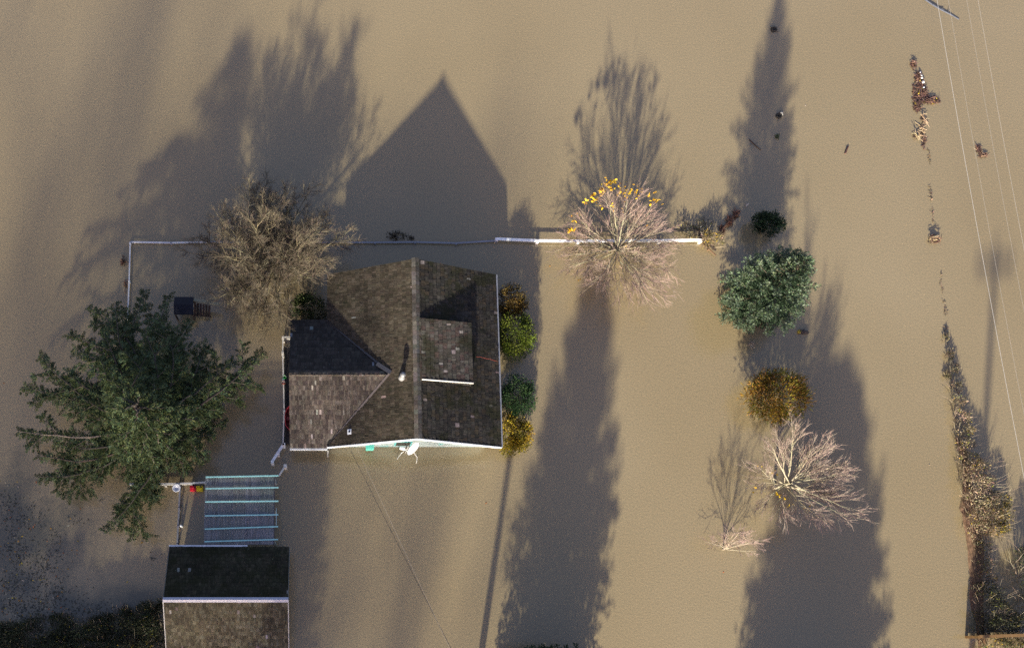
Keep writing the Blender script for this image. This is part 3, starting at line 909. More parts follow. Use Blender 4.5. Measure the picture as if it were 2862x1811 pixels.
# the big sprawling conifer by the greenhouse: boughs reach to where the photograph shows them
def big_conifer():
    rg = R(55); random.seed(55)
    base = at(452, 1235)
    h = 7.6
    t = thing('conifer', 'large spreading dark green conifer with ragged boughs left of the cottage', 'tree', (base.x, base.y, 0))
    tk, br, mb = MB(), MB(), MB()
    top = base + Vector((.1, .1, h))
    tr = [base.lerp(top, k / 8) + Vector((rg.gauss(0, .03), rg.gauss(0, .03), 0)) for k in range(9)]
    tr[0].z = -1
    tk.tube(tr, [.24 * (1 - k / 8.4) + .02 for k in range(9)], 10, (.07, .055, .05))
    cols = [(.024, .038, .012), (.034, .048, .014), (.017, .028, .010), (.046, .053, .014), (.025, .042, .016)]
    tipc = [(.058, .088, .040), (.068, .090, .034), (.088, .102, .040), (.054, .084, .046)]
    boughs = [(735, 980, 2.3, 2.0), (700, 1065, 1.4, 1.6), (655, 1005, 2.6, 2.4), (630, 1190, 1.0, 1.3), (620, 1110, 1.5, 1.8), (520, 1320, 1.0, 1.0), (545, 1270, 1.3, 1.4),
              (370, 1505, .9, .9), (290, 1480, 1.0, .9), (330, 1430, 1.2, 1.2), (430, 1400, 1.0, 1.0), (185, 1395, 1.2, 1.2), (105, 1335, 1.6, 1.5), (150, 1240, 2.2, 2.1), (45, 1205, 1.8, 1.8),
              (110, 1270, 1.9, 1.7), (65, 1085, 2.2, 2.0), (120, 1115, 2.7, 2.4), (110, 990, 2.6, 2.3), (190, 1050, 3.3, 3.0), (190, 935, 3.0, 2.6), (250, 860, 3.0, 2.7), (320, 850, 3.3, 3.0), (290, 930, 4.0, 3.4),
              (405, 815, 2.6, 2.6), (470, 830, 2.5, 2.5), (440, 890, 3.4, 3.2), (535, 895, 2.4, 2.4), (580, 960, 2.2, 2.2), (520, 985, 3.4, 3.2), (590, 1040, 2.2, 2.2),
              (480, 1150, 2.3, 3.4), (300, 1290, 2.2, 2.2), (240, 1190, 3.0, 3.0), (400, 1260, 2.0, 2.4), (300, 1080, 4.5, 4.5), (350, 980, 5.0, 4.6), (430, 1000, 5.0, 4.6), (460, 1080, 4.4, 4.4), (380, 1160, 4.0, 4.0),
              (280, 1000, 4.6, 4.2), (330, 1150, 4.8, 4.8), (400, 920, 4.6, 4.2), (340, 1060, 6.4, 5.8), (400, 1030, 6.6, 6.0), (370, 1110, 6.0, 5.6), (310, 1040, 5.8, 5.2), (430, 1055, 5.8, 5.4),
              (230, 1110, 3.8, 3.4), (350, 1340, 1.5, 1.7), (250, 1290, 1.9, 1.9), (470, 940, 3.2, 3.1), (220, 980, 3.8, 3.3), (540, 1060, 2.8, 3.0), (560, 1150, 1.9, 2.2)]
    extra = []
    for k in range(60):
        a = k * 2.39996; f = .22 + .78 * (k / 60)
        rq = rg.uniform(.6, 1.08)
        extra.append((base.x + math.cos(a) * (3.5 * (1.05 - f) ** .8 * rq + .3), base.y + math.sin(a) * (3.5 * (1.05 - f) ** .8 * rq + .3), h * f + .1, h * f - .4))
    for bg in boughs + extra:
        if bg in extra: tip, zs = Vector(bg[:3]), bg[3]
        else: tip, zs = at(*bg[:3]), bg[3]
        f = min(max((zs + .5) / h, .05), .97)
        p0 = base.lerp(top, f)
        d = tip - p0
        ln = d.length
        side = d.cross(Vector((0, 0, 1))).normalized()
        n = 9
        bend = rg.uniform(-.20, .20) * ln
        pts = []
        for k in range(n + 1):
            g = k / n
            pts.append(p0.lerp(tip, g) + side * bend * math.sin(math.pi * g) + Vector((0, 0, .10 * ln * math.sin(math.pi * g))) + rnd_dir(rg) * .05)
        br.tube(pts, [.07 * (1 - g / n) + .012 for g in range(n + 1)], 5, jit((.20, .16, .13) if rg.random() < .12 else (.05, .042, .035)))
        for (g0, sgn) in ((.42, 1), (.55, -1), (.68, 1), (.78, -1)):
            if ln < 1.5: break
            kk = int(g0 * n); q0 = pts[kk]
            ax = (pts[kk + 1] - pts[kk]).normalized()
            sl = ln * rg.uniform(.12, .24)
            dd = (ax * .8 + side * sgn * rg.uniform(.6, 1.0) + Vector((0, 0, rg.uniform(-.3, .12)))).normalized()
            br.tube([q0, q0 + dd * sl * .5, q0 + dd * sl], [.03, .018, .006], 4, (.06, .05, .04))
            sd2 = Vector((-dd.y, dd.x, 0)).normalized()
            for w in range(int(sl * 9) + 3):
                gg = rg.random()
                spray(mb, rg, q0 + dd * sl * gg, dd * .7 + sd2 * rg.choice((-1, 1)) * rg.uniform(.3, 1) + Vector((0, 0, rg.uniform(-.4, .2))), rg.uniform(.25, .6), tipc if rg.random() < .35 else cols, (.15, .05), 20, -.3)
            spray(mb, rg, q0 + dd * sl * .8, dd, .4, tipc, (.15, .05), 20, -.3)
        m = int(ln * 9) + 5
        for k in range(m):
            g = .22 + .78 * (k + rg.random()) / m
            kk = min(int(g * n), n - 1)
            q = pts[kk].lerp(pts[kk + 1], g * n - kk)
            ax = (pts[kk + 1] - pts[kk]).normalized()
            s = 1 if k % 2 else -1
            dd = ax * .55 + side * s * rg.uniform(.35, 1.1) + Vector((0, 0, rg.uniform(-.35, .25)))
            sl = rg.uniform(.30, .85) * (1.1 - .55 * g)
            pal = tipc if rg.random() < .38 else cols
            spray(mb, rg, q, dd, sl, pal, (.15, .050), 22, -.3)
            if rg.random() < .5:
                spray(mb, rg, q, dd + rnd_dir(rg) * .6 + Vector((0, 0, -.4)), sl * .7, cols, (.15, .045), 16, -.4)
        spray(mb, rg, pts[-2], pts[-1] - pts[-2], .5, tipc, (.2, .06), 16)
    tk.build('trunk', M_BARK, t, True)
    br.build('branches', M_BARK, t)
    mb.build('crown', M_NEEDLE, t)
big_conifer()

# spruce and its neighbours on the right
def spruce_prof(f):
    return 2.05 * (min(1, .80 + f * 1.0) if f < .25 else 1.0 - ((f - .25) / .75) ** 1.35) + .08
conifer('spruce', 'blue green bushy spruce with pale tips and a long pointed shadow', at(2090, 856), 6.2, spruce_prof, 61,
        [(.024, .042, .022), (.032, .052, .027), (.020, .036, .017)], nb=190, leaf=(.15, .055), dens=17, elev=(0, 50), cat='tree',
        tipcols=[(.100, .138, .085), (.085, .122, .066), (.072, .100, .046), (.13, .165, .115)], sub=10, rag=(.66, 1.14))
shrub('round_conifer', 'small round dark green conifer in the spruce shadow', (2143, 632), .7, (.86, .80, .75),
      [(.016, .032, .016), (.022, .042, .020), (.028, .050, .026)], 62, n=4200, leaf=(.12, .05), lobes=40, shell=.35, cat='shrub', mat=M_NEEDLE)
shrub('golden_shrub', 'golden orange and green feathery shrub above the pale bare tree', (2171, 1110), .95, (1.80, 1.36, 1.05),
      [(.17, .13, .012), (.14, .125, .016), (.20, .115, .02), (.11, .115, .016), (.22, .13, .012)], 63, n=7500, leaf=(.22, .040), lobes=60, up=.5, accents=([(.30, .15, .025), (.26, .12, .04)], .18))
shrub('brown_shrub', 'bronze brown shrub at the top end of the cottage east wall', (1428, 846), 1.0, (.85, .88, .95),
      [(.080, .056, .014), (.13, .080, .020), (.060, .048, .016)], 64, n=4200, leaf=(.11, .055), accents=([(.20, .12, .025)], .12))
shrub('lime_shrub', 'bright lime green shrub against the cottage east wall', (1437, 938), 1.1, (1.05, 1.32, 1.05),
      [(.066, .092, .010), (.080, .105, .012), (.048, .072, .010), (.095, .115, .014)], 65, n=6500, leaf=(.11, .058), lobes=46)
shrub('laurel_shrub', 'dark bluish green shrub just above the yellow shrub', (1441, 1112), 1.1, (.98, 1.25, 1.0),
      [(.026, .060, .022), (.036, .078, .028), (.030, .062, .020)], 66, n=6500, leaf=(.10, .05), lobes=44)
shrub('yellow_shrub', 'yellow leaved shrub at the cottage south-east corner', (1432, 1212), .8, (1.0, 1.15, .8),
      [(.24, .17, .012), (.19, .145, .014), (.14, .12, .014), (.28, .19, .02)], 67, n=5600, leaf=(.11, .06), lobes=36)
shrub('dark_shrub', 'dark green shrub wedged between olive tree and west wing', (868, 868), 1.0, (1.05, .85, 1.0),
      [(.030, .046, .014), (.040, .055, .016), (.022, .034, .014)], 68, n=4200, leaf=(.11, .055))

# ------------------------------------------------------------------ hedge along the right bank
STRAW = [(.32, .25, .16), (.38, .31, .20), (.24, .17, .11), (.34, .25, .18), (.19, .16, .08)]
DBR = [(.085, .064, .040), (.065, .060, .030), (.11, .072, .046), (.050, .050, .024)]
def thicket(name, label, blobs, seed, cols, accents=None, cat='brambles', leaf=(.12, .038), dens=900, twigs=60):
    """blobs: (u, v, rx, ry, height)"""
    rg = R(seed); random.seed(seed)
    cs = [at(b[0], b[1], b[4] * .5) for b in blobs]
    c = sum(cs, Vector()) / len(cs)
    t = thing(name, label, cat, (c.x, c.y, 0))
    mb, st = MB(), MB()
    for b, q in zip(blobs, cs):
        n = int(dens * 1.7 * b[2] * b[3] + 90)
        hot = [(rg.gauss(0, .5), rg.gauss(0, .5), pick(cols)) for _ in range(7)]
        for i in range(n):
            hx, hy, hc = hot[rg.randrange(7)]
            x, y = hx + rg.gauss(0, .28), hy + rg.gauss(0, .28)
            rr = math.hypot(x, y)
            if rr > 1.15: continue
            zt = b[4] * math.sqrt(max(.05, 1.2 - rr * rr * .8))
            p = Vector((q.x + x * b[2], q.y + y * b[3], max(.01, zt * rg.uniform(.25, 1) ** .6)))
            d = Vector((x * .6, y * .6, .5)) + rnd_dir(rg)
            cc = jit(hc if rg.random() < .6 else pick(cols), .3)
            if accents and rg.random() < accents[1]: cc = pick(accents[0])
            mb.leaf(p, d, leaf[0] * rg.uniform(.5, 1.5), leaf[1] * rg.uniform(.7, 1.4), cc)
        for i in range(int(twigs * (b[2] + b[3]) / 2)):
            a = rg.uniform(0, 6.28); r0 = rg.random() * .7
            p = Vector((q.x + math.cos(a) * r0 * b[2], q.y + math.sin(a) * r0 * b[3], -.1))
            grow(st, rg, p, Vector((math.cos(a) * .5, math.sin(a) * .5, 1)), b[4] * rg.uniform(.8, 1.6), .011, 4, .3, -.08, pick([(.22, .16, .12), (.30, .25, .18)]), 3)
    mb.build('foliage', M_LEAF, t)
    if st.f: st.build('stems', M_TWIG, t)
    return t
YA = ([(.45, .30, .02), (.38, .30, .03), (.22, .26, .04)], .05)
thicket('reed_tuft', 'thin straggling top end of the bank brambles', [(2645, 950, .12, .30, .25), (2656, 990, .18, .40, .3), (2667, 1035, .26, .42, .4), (2648, 1052, .22, .18, .2), (2675, 1082, .28, .35, .5)], 71, DBR + STRAW[:1], dens=700)
thicket('reed_thicket', 'narrow run of straw coloured dead brambles on the bank', [(2680, 1122, .35, .40, .6), (2692, 1165, .42, .40, .7), (2698, 1200, .45, .45, .7), (2702, 1245, .45, .5, .7), (2712, 1285, .5, .45, .8)], 72, STRAW + DBR[:1], YA)
thicket('bramble_thicket', 'widest pale bramble clump with dead straw leaves on the bank', [(2728, 1310, .75, .6, 1.0), (2738, 1350, .85, .6, 1.1), (2744, 1395, .85, .6, 1.1), (2748, 1440, .75, .6, 1.0), (2744, 1480, .7, .6, .9)], 73, STRAW, YA, dens=1000)
thicket('bramble_thicket', 'darker bramble bush with yellow leaves beside the pale bramble clump', [(2790, 1400, .7, .55, .8), (2795, 1440, .75, .6, .8), (2788, 1475, .7, .6, .7)], 74, DBR + [(.12, .10, .05)], ([(.45, .30, .02), (.40, .30, .03)], .12))
thicket('bramble_thicket', 'thin dark bramble strip below the pale bramble clump', [(2748, 1525, .45, .5, .6), (2752, 1570, .45, .5, .6), (2762, 1615, .5, .5, .7)], 75, DBR + STRAW[2:3], YA, dens=700)
thicket('bramble_thicket', 'dark shaded bramble mass just above the mossy wooden rail', [(2768, 1660, .8, .6, .9), (2775, 1705, .95, .6, 1.0), (2790, 1745, 1.2, .55, 1.0), (2835, 1740, .8, .6, .9)], 76,
        [(.028, .032, .016), (.036, .040, .018), (.045, .040, .024)], ([(.30, .22, .03), (.24, .24, .05)], .06))
thicket('bramble_thicket', 'mixed green and yellow brambles below the mossy wooden rail', [(2785, 1805, .8, .4, .6), (2830, 1808, .9, .45, .6), (2875, 1812, .8, .5, .6)], 77,
        [(.07, .08, .03), (.10, .09, .05), (.05, .06, .025)], ([(.40, .30, .03)], .08))
thicket('corner_bush', 'dark green bush cut off by the right edge', [(2880, 1600, .75, 1.3, 1.4), (2868, 1560, .35, .6, .9), (2885, 1680, .7, .9, 1.2)], 78, [(.024, .036, .016), (.034, .048, .018)], ([(.20, .24, .03)], .05), cat='bush')

# dark brambles filling the lower left corner
DK = [(.042, .054, .025), (.054, .066, .032), (.062, .058, .032), (.034, .042, .022)]
thicket('bramble_thicket', 'dark bramble patch in the lower left corner', [(20, 1790, 1.1, .8, .8), (70, 1770, 1.1, .7, .9), (110, 1800, 1.0, .7, .9), (30, 1840, 1.4, .7, 1.0), (100, 1850, 1.3, .7, 1.0), (15, 1752, .5, .35, .4), (95, 1738, .55, .4, .45), (60, 1760, .5, .3, .5)], 81, DK, ([(.30, .20, .02), (.22, .2, .03)], .015), dens=1500)
thicket('bramble_thicket', 'dark brambles with scattered yellow leaves along the bottom edge', [(170, 1760, 1.1, .8, .9), (225, 1775, 1.2, .8, 1.0), (280, 1760, 1.1, .8, 1.0), (160, 1810, 1.2, .8, 1.1), (230, 1830, 1.3, .8, 1.2), (300, 1815, 1.3, .8, 1.1), (165, 1728, .5, .4, .5), (255, 1742, .7, .4, .6), (300, 1728, .4, .35, .45)], 82, DK,
        ([(.40, .28, .02), (.34, .28, .03)], .022), dens=1500)
thicket('bramble_thicket', 'dark bramble clump with yellow sprigs against the garage wall', [(340, 1750, .9, .8, 1.0), (390, 1745, .8, .9, 1.1), (430, 1760, .7, 1.0, 1.2), (350, 1810, 1.1, .8, 1.2), (420, 1815, .9, .8, 1.2), (352, 1716, .5, .4, .6), (415, 1702, .6, .5, .8), (440, 1690, .3, .4, .5)], 83, DK,
        ([(.45, .33, .02), (.30, .30, .03)], .025), dens=1500)

# ------------------------------------------------------------------ trees beyond the lower edge that throw the long shadows; the tall row is added for soft shade
FIRC = [(.030, .050, .024), (.038, .060, .028), (.024, .042, .020)]
def fir_prof(R0, p=.8):
    return lambda f: R0 * (min(1.0, .75 + f) if f < .25 else ((1 - f) / .75) ** p) + .05
conifer('fir_tree', 'broad fir whose dark tip shows at the lower edge', Vector((11.75, -3.35, 0)), 7.0, fir_prof(2.8, .6), 91, FIRC, nb=240, leaf=(.30, .10), dens=7, elev=(-8, 50), cat='tree', sub=8, rag=(.88, 1.04))
conifer('fir_tree', 'wide fir standing beyond the lower edge under its broad shadow', Vector((25.2, -8.2, 0)), 6.7, fir_prof(3.9, .62), 92, FIRC, nb=300, leaf=(.36, .12), dens=6, elev=(-8, 50), cat='tree', sub=8, rag=(.88, 1.04))

conifer('fir_tree', 'narrow fir beyond the lower edge shading the garage roof', Vector((-3.3, -6.2, 0)), 6.4, fir_prof(1.9, .7), 93, FIRC, nb=110, leaf=(.30, .10), dens=7, elev=(-8, 50), cat='tree', sub=8, rag=(.88, 1.04))
for k, (x, y, h, r) in enumerate(((-19.5, -4.8, 3.2, 2.2), (-15.6, -4.4, 2.5, 2.1), (-12.2, -4.8, 2.2, 1.8), (-9.0, -4.6, 2.0, 1.5))):
    conifer('hedge_conifer', ['tallest bushy conifer of the row beyond the lower left corner', 'second bushy conifer of the row beyond the lower left corner',
            'third bushy conifer of the row beyond the lower left corner', 'smallest bushy conifer of the row beside the garage'][k], Vector((x, y, 0)), h, fir_prof(r, .5), 94 + k, FIRC, nb=90,
            leaf=(.30, .10), dens=7, elev=(-8, 50), cat='tree', sub=8, group='conifers beyond the lower left edge')
for k, (x, y, h) in enumerate(((-39, -78, 36), (-33, -84, 38), (-27.5, -76, 35), (-21.5, -85, 37), (-15.5, -78, 33), (-10.5, -84, 33), (-44.5, -83, 37))):  # unseen row added to lay soft shade over the left water
    bare_tree('added_shade_tree', 'added leafless shade tree ' + ['second from the west in the row far below the cottage', 'tallest of the row far below the cottage, third from the west', 'fourth from the west in the row far below the cottage',
              'at the middle of the row far below the cottage', 'sixth from the west in the row far below the cottage', 'seventh from the west in the row far below the cottage', 'westernmost of the row far below the cottage'][k],
              Vector((x, y, 0)), [(i * 137.5 % 360, 30 + (i * 53 % 55), h * .36) for i in range(16)], 110 + k, r_tr=.24, counts=(7, 5, 4) if k < 5 else (6, 4, 3), lens=(.42, .46, .5), limb_col=(.17, .145, .11), twig_col=OLIVE,
              twig_r=.022, lift=.03, wig=.16, spread=.9, z0=h * .68)

# ------------------------------------------------------------------ utility poles and wires
def pole(label, x, y, h, arm_rot, arm=2.2):
    t = thing('utility_pole', label, 'pole', (x, y, 0), 'utility poles beside the field')
    mb = MB(); mb.tube([(x, y, -1.2), (x, y, 0), (x, y, h)], [.19, .185, .14], 12, (.13, .10, .08), True); mb.build('shaft', M_BARK, t)
    ca, sa = math.cos(arm_rot), math.sin(arm_rot)
    mb = MB(); mb.box((x, y + .14, h - .45), (arm, .14, .20), (.15, .12, .10), rz=arm_rot); mb.build('crossarm', M_WOOD, t)
    pts = []
    for k in (-1, -.45, .45, 1):
        p = Vector((x + ca * k * arm * .47, y + .14 + sa * k * arm * .47, h - .39))
        mb = MB(); mb.lathe(p, [(.02, 0), (.045, .03), (.03, .07), (.05, .10), (.03, .15), (0, .16)], 10, (.35, .36, .38)); mb.build('insulator', M_PLASTIC, t)
        pts.append(p + Vector((0, 0, .16)))
    return pts
tip = at(2785, 678)
H2 = 9.0
L2 = H2 / math.tan(SUN_EL)
pa = pole('utility pole whose crossarm shadow falls at the right edge', tip.x - L2 * math.sin(SUN_AZ - math.pi), tip.y - L2 * math.cos(SUN_AZ - math.pi), H2, 0.06)
NP = at(2520, -900, 8.6)
pb = pole('farther utility pole beyond the upper edge carrying the same wires', NP.x, NP.y, 9.0, -.1)
pc = pole('utility pole below the cottage carrying its service cables', 7.95, -4.6, 6.2, .1, .6)

def wire(label, a, b, sag, r, col, name='power_wire', group=None, n=40, twist=False):
    mb = MB(); pts = []
    for k in range(n + 1):
        g = k / n
        p = a.lerp(b, g); p.z -= 4 * sag * g * (1 - g)
        pts.append(p)
    mb.tube(pts, r, 5, col)
    if twist:
        for k in range(70):
            g = (k + .5) / 70
            p = a.lerp(b, g); p.z -= 4 * sag * g * (1 - g)
            d = (b - a).normalized() * .10
            mb.tube([p - d, p + d], .014, 5, (.05, .045, .045))
    o = mb.build(name, M_WIRE)
    tag(o, label, 'wire', group)
WL = [('brightest leftmost overhead wire down the right side', .009, (.42, .40, .38)), ('fainter overhead wire second from the left', .005, (.36, .33, .30)),
      ('fainter overhead wire third from the left', .005, (.36, .33, .30)), ('faint rightmost overhead wire near the right edge', .0055, (.42, .39, .36))]
for (lab, r, c), p, q in zip(WL, pb, pa):
    wire(lab, p, q, .45, r, c, group='overhead wires on the right')
wire('dark dotted twisted service cable running up to the cottage', pc[2], at(980, 1258, 2.1), .30, .004, (.24, .20, .15), 'service_cable', twist=True)
wire('thin pale straight service cable running up to the cottage', pc[1], at(996, 1250, 2.3), .06, .005, (.50, .43, .35), 'service_cable')

# ------------------------------------------------------------------ small things
def dish():
    random.seed(5)
    b = at(1150, 1250, 2.1)
    t = thing('satellite_dish', 'white satellite dish on a mast before the cottage south gable', 'satellite dish', (b.x, b.y, 0))
    ax = Vector((.62, -.70, .34)).normalized()
    mb = MB()
    prof = [(r, .30 * r * r / .42) for r in (0, .1, .2, .3, .38, .42)]
    mb.lathe(b, prof, 28, (.85, .86, .88), ax)
    mb.lathe(b - ax * .02, [(r, z) for r, z in prof][::-1], 28, (.75, .76, .78), ax)
    mb.build('reflector', M_PAINT, t, True)
    l = at(1126, 1252, 2.0)
    mb = MB(); mb.tube([b + Vector((-.1, -.28, -.25)), l + Vector((.1, -.05, 0)), l], [.022, .02, .02], 6, (.7, .7, .7)); arm = mb.build('feed_arm', M_METAL, t)
    mb = MB(); mb.lathe(l - Vector((.18, -.02, 0)), [(0, 0), (.09, .02), (.10, .18), (.09, .30), (0, .32)], 12, (.82, .83, .84), (1, -.2, .1)); mb.build('feed_horn', M_PLASTIC, arm, True)
    f1, f2 = at(1166, 1278, 1.2), at(1122, 1266, 1.4)
    mb = MB(); mb.tube([b - ax * .05, b - ax * .2 + Vector((0, 0, -.2)), Vector((b.x - ax.x * .2, b.y - ax.y * .2, -.5))], .035, 8, (.55, .56, .58)); mb.build('mast', M_METAL, t)
    for f in (f1, f2):
        mb = MB(); mb.tube([b - ax * .1 + Vector((0, 0, -.1)), f, f + (f - b) * .3 + Vector((0, 0, -1.4))], .022, 6, (.72, .73, .74)); mb.build('brace', M_METAL, t)
dish()

def can(name, label, u, v, col, z=.45):
    p = at(u, v, z)
    t = thing(name, label, 'can', (p.x, p.y, 0))
    mb = MB()
    mb.box((p.x, p.y, z - .2), (.34, .26, .40), col)
    mb.box((p.x, p.y, z + .02), (.26, .18, .05), col)
    mb.build('body', M_PLASTIC, t)
    mb = MB()
    mb.tube([(p.x - .12, p.y, z + .03), (p.x - .1, p.y, z + .12), (p.x + .1, p.y, z + .12), (p.x + .12, p.y, z + .03)], .022, 6, tuple(c * .8 for c in col)); mb.build('handle', M_PLASTIC, t)
    mb = MB(); mb.lathe((p.x + .1, p.y + .07, z + .03), [(.045, 0), (.045, .06), (0, .06)], 10, (.02, .02, .02)); mb.build('cap', M_PLASTIC, t)
can('fuel_can', 'bright red plastic can next to the yellow one', 539, 1364, (.62, .015, .035))
can('fuel_can', 'bright yellow plastic can at the greenhouse corner', 557, 1364, (.78, .60, .01))

def bucket(name, label, u, v, z, r, h, col, cat='bucket'):
    p = at(u, v, z)
    mb = MB()
    mb.lathe((p.x, p.y, z - h), [(0, 0), (r * .8, 0), (r, h), (r * 1.08, h), (r * 1.08, h - .02), (r * .9, h - .03), (r * .72, .04), (0, .04)], 18, col)
    mb.tube([(p.x - r, p.y, z), (p.x - r * .6, p.y + r * .7, z + .02), (p.x + r * .6, p.y + r * .7, z + .02), (p.x + r, p.y, z)], .012, 5, (.4, .4, .4))
    o = mb.build(name, M_PLASTIC)
    tag(o, label, cat)
bucket('bucket', 'black bucket behind the red plastic can', 538, 1355, .5, .13, .35, (.012, .012, .014))
bucket('flower_pot', 'green pot on the cottage porch railing', 795, 1053, .85, .09, .2, (.03, .45, .05), 'pot')
bucket('flower_pot', 'orange pot on the cottage porch railing', 792, 1069, .85, .09, .18, (.50, .10, .02), 'pot')
def lamp():
    p = at(493, 1363, .75)
    t = thing('bird_bath', 'round white bird bath at the top of the grey edging', 'bird bath', (p.x, p.y, 0))
    mb = MB(); mb.lathe((p.x, p.y, .0), [(.10, -.6), (.07, .0), (.06, .6), (.09, .66)], 14, (.6, .6, .62)); mb.build('pedestal', M_PAINT, t, True)
    mb = MB(); mb.lathe((p.x, p.y, .64), [(0, 0), (.1, .01), (.22, .08), (.23, .11), (.20, .11), (.1, .05), (.05, .045), (.045, .02), (0, .02)], 20, (.75, .76, .80)); mb.build('bowl', M_PAINT, t, True)
lamp()
def post_marker(u, v):
    p = at(u, v, .45)
    mb = MB(); mb.lathe((p.x, p.y, -.4), [(.0, 0), (.07, 0), (.07, .75), (.05, .82), (.028, .86), (.028, .92), (0, .92)], 12, (.8, .81, .85))
    tag(mb.build('marker_post', M_PAINT), 'small white marker post beside the grey edging', 'post')
post_marker(505, 1468)

def tub():
    c = at(806, 1168, .7)
    t = thing('red_boat', 'dark red small boat tucked under the west eave', 'boat', (c.x, c.y, 0))
    mb = MB(); n = 14; rings = []
    for k in range(n + 1):
        g = k / n * 2 - 1
        w = .46 * (1 - abs(g) ** 3.2) + .02
        y = c.y + g * .82
        ring = [(c.x + .30 + w * s * a, y, .30 + zz + .08 * g * g) for s, a, zz in ((-1, 1, .45), (-1, .92, .43), (-1, .8, .1), (-1, .0, .02), (1, .8, .1), (1, .92, .43), (1, 1, .45))]
        rings.append(ring)
    for r0, r1 in zip(rings[:-1], rings[1:]):
        for k in range(6):
            mb.face([r0[k], r0[k + 1], r1[k + 1], r1[k]], (.18, .012, .02))
        mb.face([r0[0], r1[0], (r1[0][0] + .03, r1[0][1], 0.2), (r0[0][0] + .03, r0[0][1], .2)], (.15, .01, .02))
    mb.build('hull', M_PLASTIC, t, True)
    mb = MB()
    mb.tube([r[0] for r in rings] + [r[-1] for r in rings[::-1]] + [rings[0][0]], .03, 6, (.26, .02, .03)); mb.build('rim', M_PLASTIC, t, True)
    mb = MB(); mb.box((c.x + .3, c.y, .62), (.8, .2, .03), (.16, .02, .02)); mb.build('seat', M_PLASTIC, t)
tub()
def teal():
    c = at(1034, 1247, .8)
    t = thing('storage_tub', 'turquoise plastic tub below the south gable', 'tub', (c.x, c.y, 0))
    mb = MB(); mb.box((c.x, c.y, .5), (.42, .26, .5), (.10, .50, .42)); mb.build('body', M_PLASTIC, t)
    mb = MB(); mb.box((c.x, c.y, .775), (.46, .30, .05), (.14, .60, .50)); mb.box((c.x, c.y, .81), (.30, .16, .03), (.12, .55, .46)); mb.build('lid', M_PLASTIC, t)
teal()

def hut():
    random.seed(6)
    a, b = at(487, 829, 1.1), at(540, 878, 1.1)
    c = (a + b) / 2
    t = thing('play_hut', 'dark navy roofed hut with a pale beam beside the big conifer', 'hut', (c.x, c.y, 0))
    w, d = abs(b.x - a.x), abs(a.y - b.y)
    mb = MB()
    for s in (-1, 1):
        q = [(c.x - w / 2, c.y, 1.25), (c.x + w / 2, c.y, 1.25), (c.x + w / 2, c.y + s * d / 2, 1.05), (c.x - w / 2, c.y + s * d / 2, 1.05)]
        mb.face(q if s < 0 else q[::-1], (.012, .014, .024))
        mb.face([Vector(p) - Vector((0, 0, .05)) for p in (q[::-1] if s < 0 else q)], (.012, .014, .024))
    mb.build('roof', M_WOOD, t)
    for sx in (-1, 1):
        for sy in (-1, 1):
            mb = MB(); mb.box((c.x + sx * (w / 2 - .06), c.y + sy * (d / 2 - .06), .2), (.08, .08, 1.7), (.05, .04, .035)); mb.build('post', M_WOOD, t)
    mb = MB(); mb.beam(at(541, 838, 1.0), at(612, 851, .9), .16, .14, (.22, .22, .16)); mb.build('beam', M_WOOD, t)
    mb = MB()
    for k in range(6):
        u = 545 + k * 8
        mb.beam(at(u, 846 + k * 1.4, .55), at(u, 884, .35), .12, .03, jit((.050, .032, .026), .3))
    mb.beam(at(543, 880, .3), at(590, 885, .3), .06, .05, (.05, .035, .03))
    mb.build('slat_panel', M_WOOD, t)
hut()

# ------------------------------------------------------------------ floating debris
def debris(name, label, cat, spots, seed, cols, sticks=30, slen=.35, chips=0, chipcols=None, h=.08, scum=0, scumcol=(.10, .06, .045)):
    """spots: (u, v, rx m, ry m)"""
    rg = R(seed); random.seed(seed)
    mb = MB()
    for (u, v, rx, ry) in spots:
        c = at(u, v)
        for i in range(sticks):
            a = rg.uniform(0, 6.28); r_ = math.sqrt(rg.random())
            p = c + Vector((math.cos(a) * rx * r_, math.sin(a) * ry * r_, rg.uniform(.0, h)))
            b = rg.uniform(0, 6.28)
            d = Vector((math.cos(b), math.sin(b) * (1.6 if ry > rx else .7), rg.uniform(-.15, .5))).normalized() * slen * rg.uniform(.4, 1.3)
            mb.tube([p - d / 2, p + rnd_dir(rg) * .03, p + d / 2], [.012, .014, .006], 4, pick(cols))
        for i in range(scum):
            a = rg.uniform(0, 6.28); r_ = rg.random() ** .6
            p = c + Vector((math.cos(a) * rx * r_, math.sin(a) * ry * r_, rg.uniform(.005, .04)))
            mb.leaf(p, Vector((rg.gauss(0, 1), rg.gauss(0, 1), rg.gauss(0, .15))), rg.uniform(.06, .18), rg.uniform(.04, .10), jit(scumcol, .4), up=Vector((0, 0, 1)))
        for i in range(chips):
            p = c + Vector((rg.gauss(0, rx * .5), rg.gauss(0, ry * .5), .05))
            mb.leaf(p, Vector((rg.gauss(0, 1), rg.gauss(0, 1), .2)), .14, .08, pick(chipcols), up=Vector((0, 0, 1)))
    o = mb.build(name, M_TWIG)
    tag(o, label, cat)
    return o
BR = [(.14, .07, .05), (.10, .055, .045), (.17, .095, .065), (.09, .045, .045)]
TAN = [(.42, .32, .20), (.36, .27, .17), (.28, .19, .13)]
debris('brush_heap', 'largest heap of reddish brown floating brush near the top right', 'debris', [(2568, 225, .25, .5), (2570, 255, .45, .55), (2575, 278, .55, .35), (2605, 282, .4, .22), (2562, 300, .2, .3), (2552, 182, .10, .22)], 201, BR, 40, .35, 5,
       [(.40, .28, .04), (.35, .25, .2)], .12, 200, (.095, .055, .045))
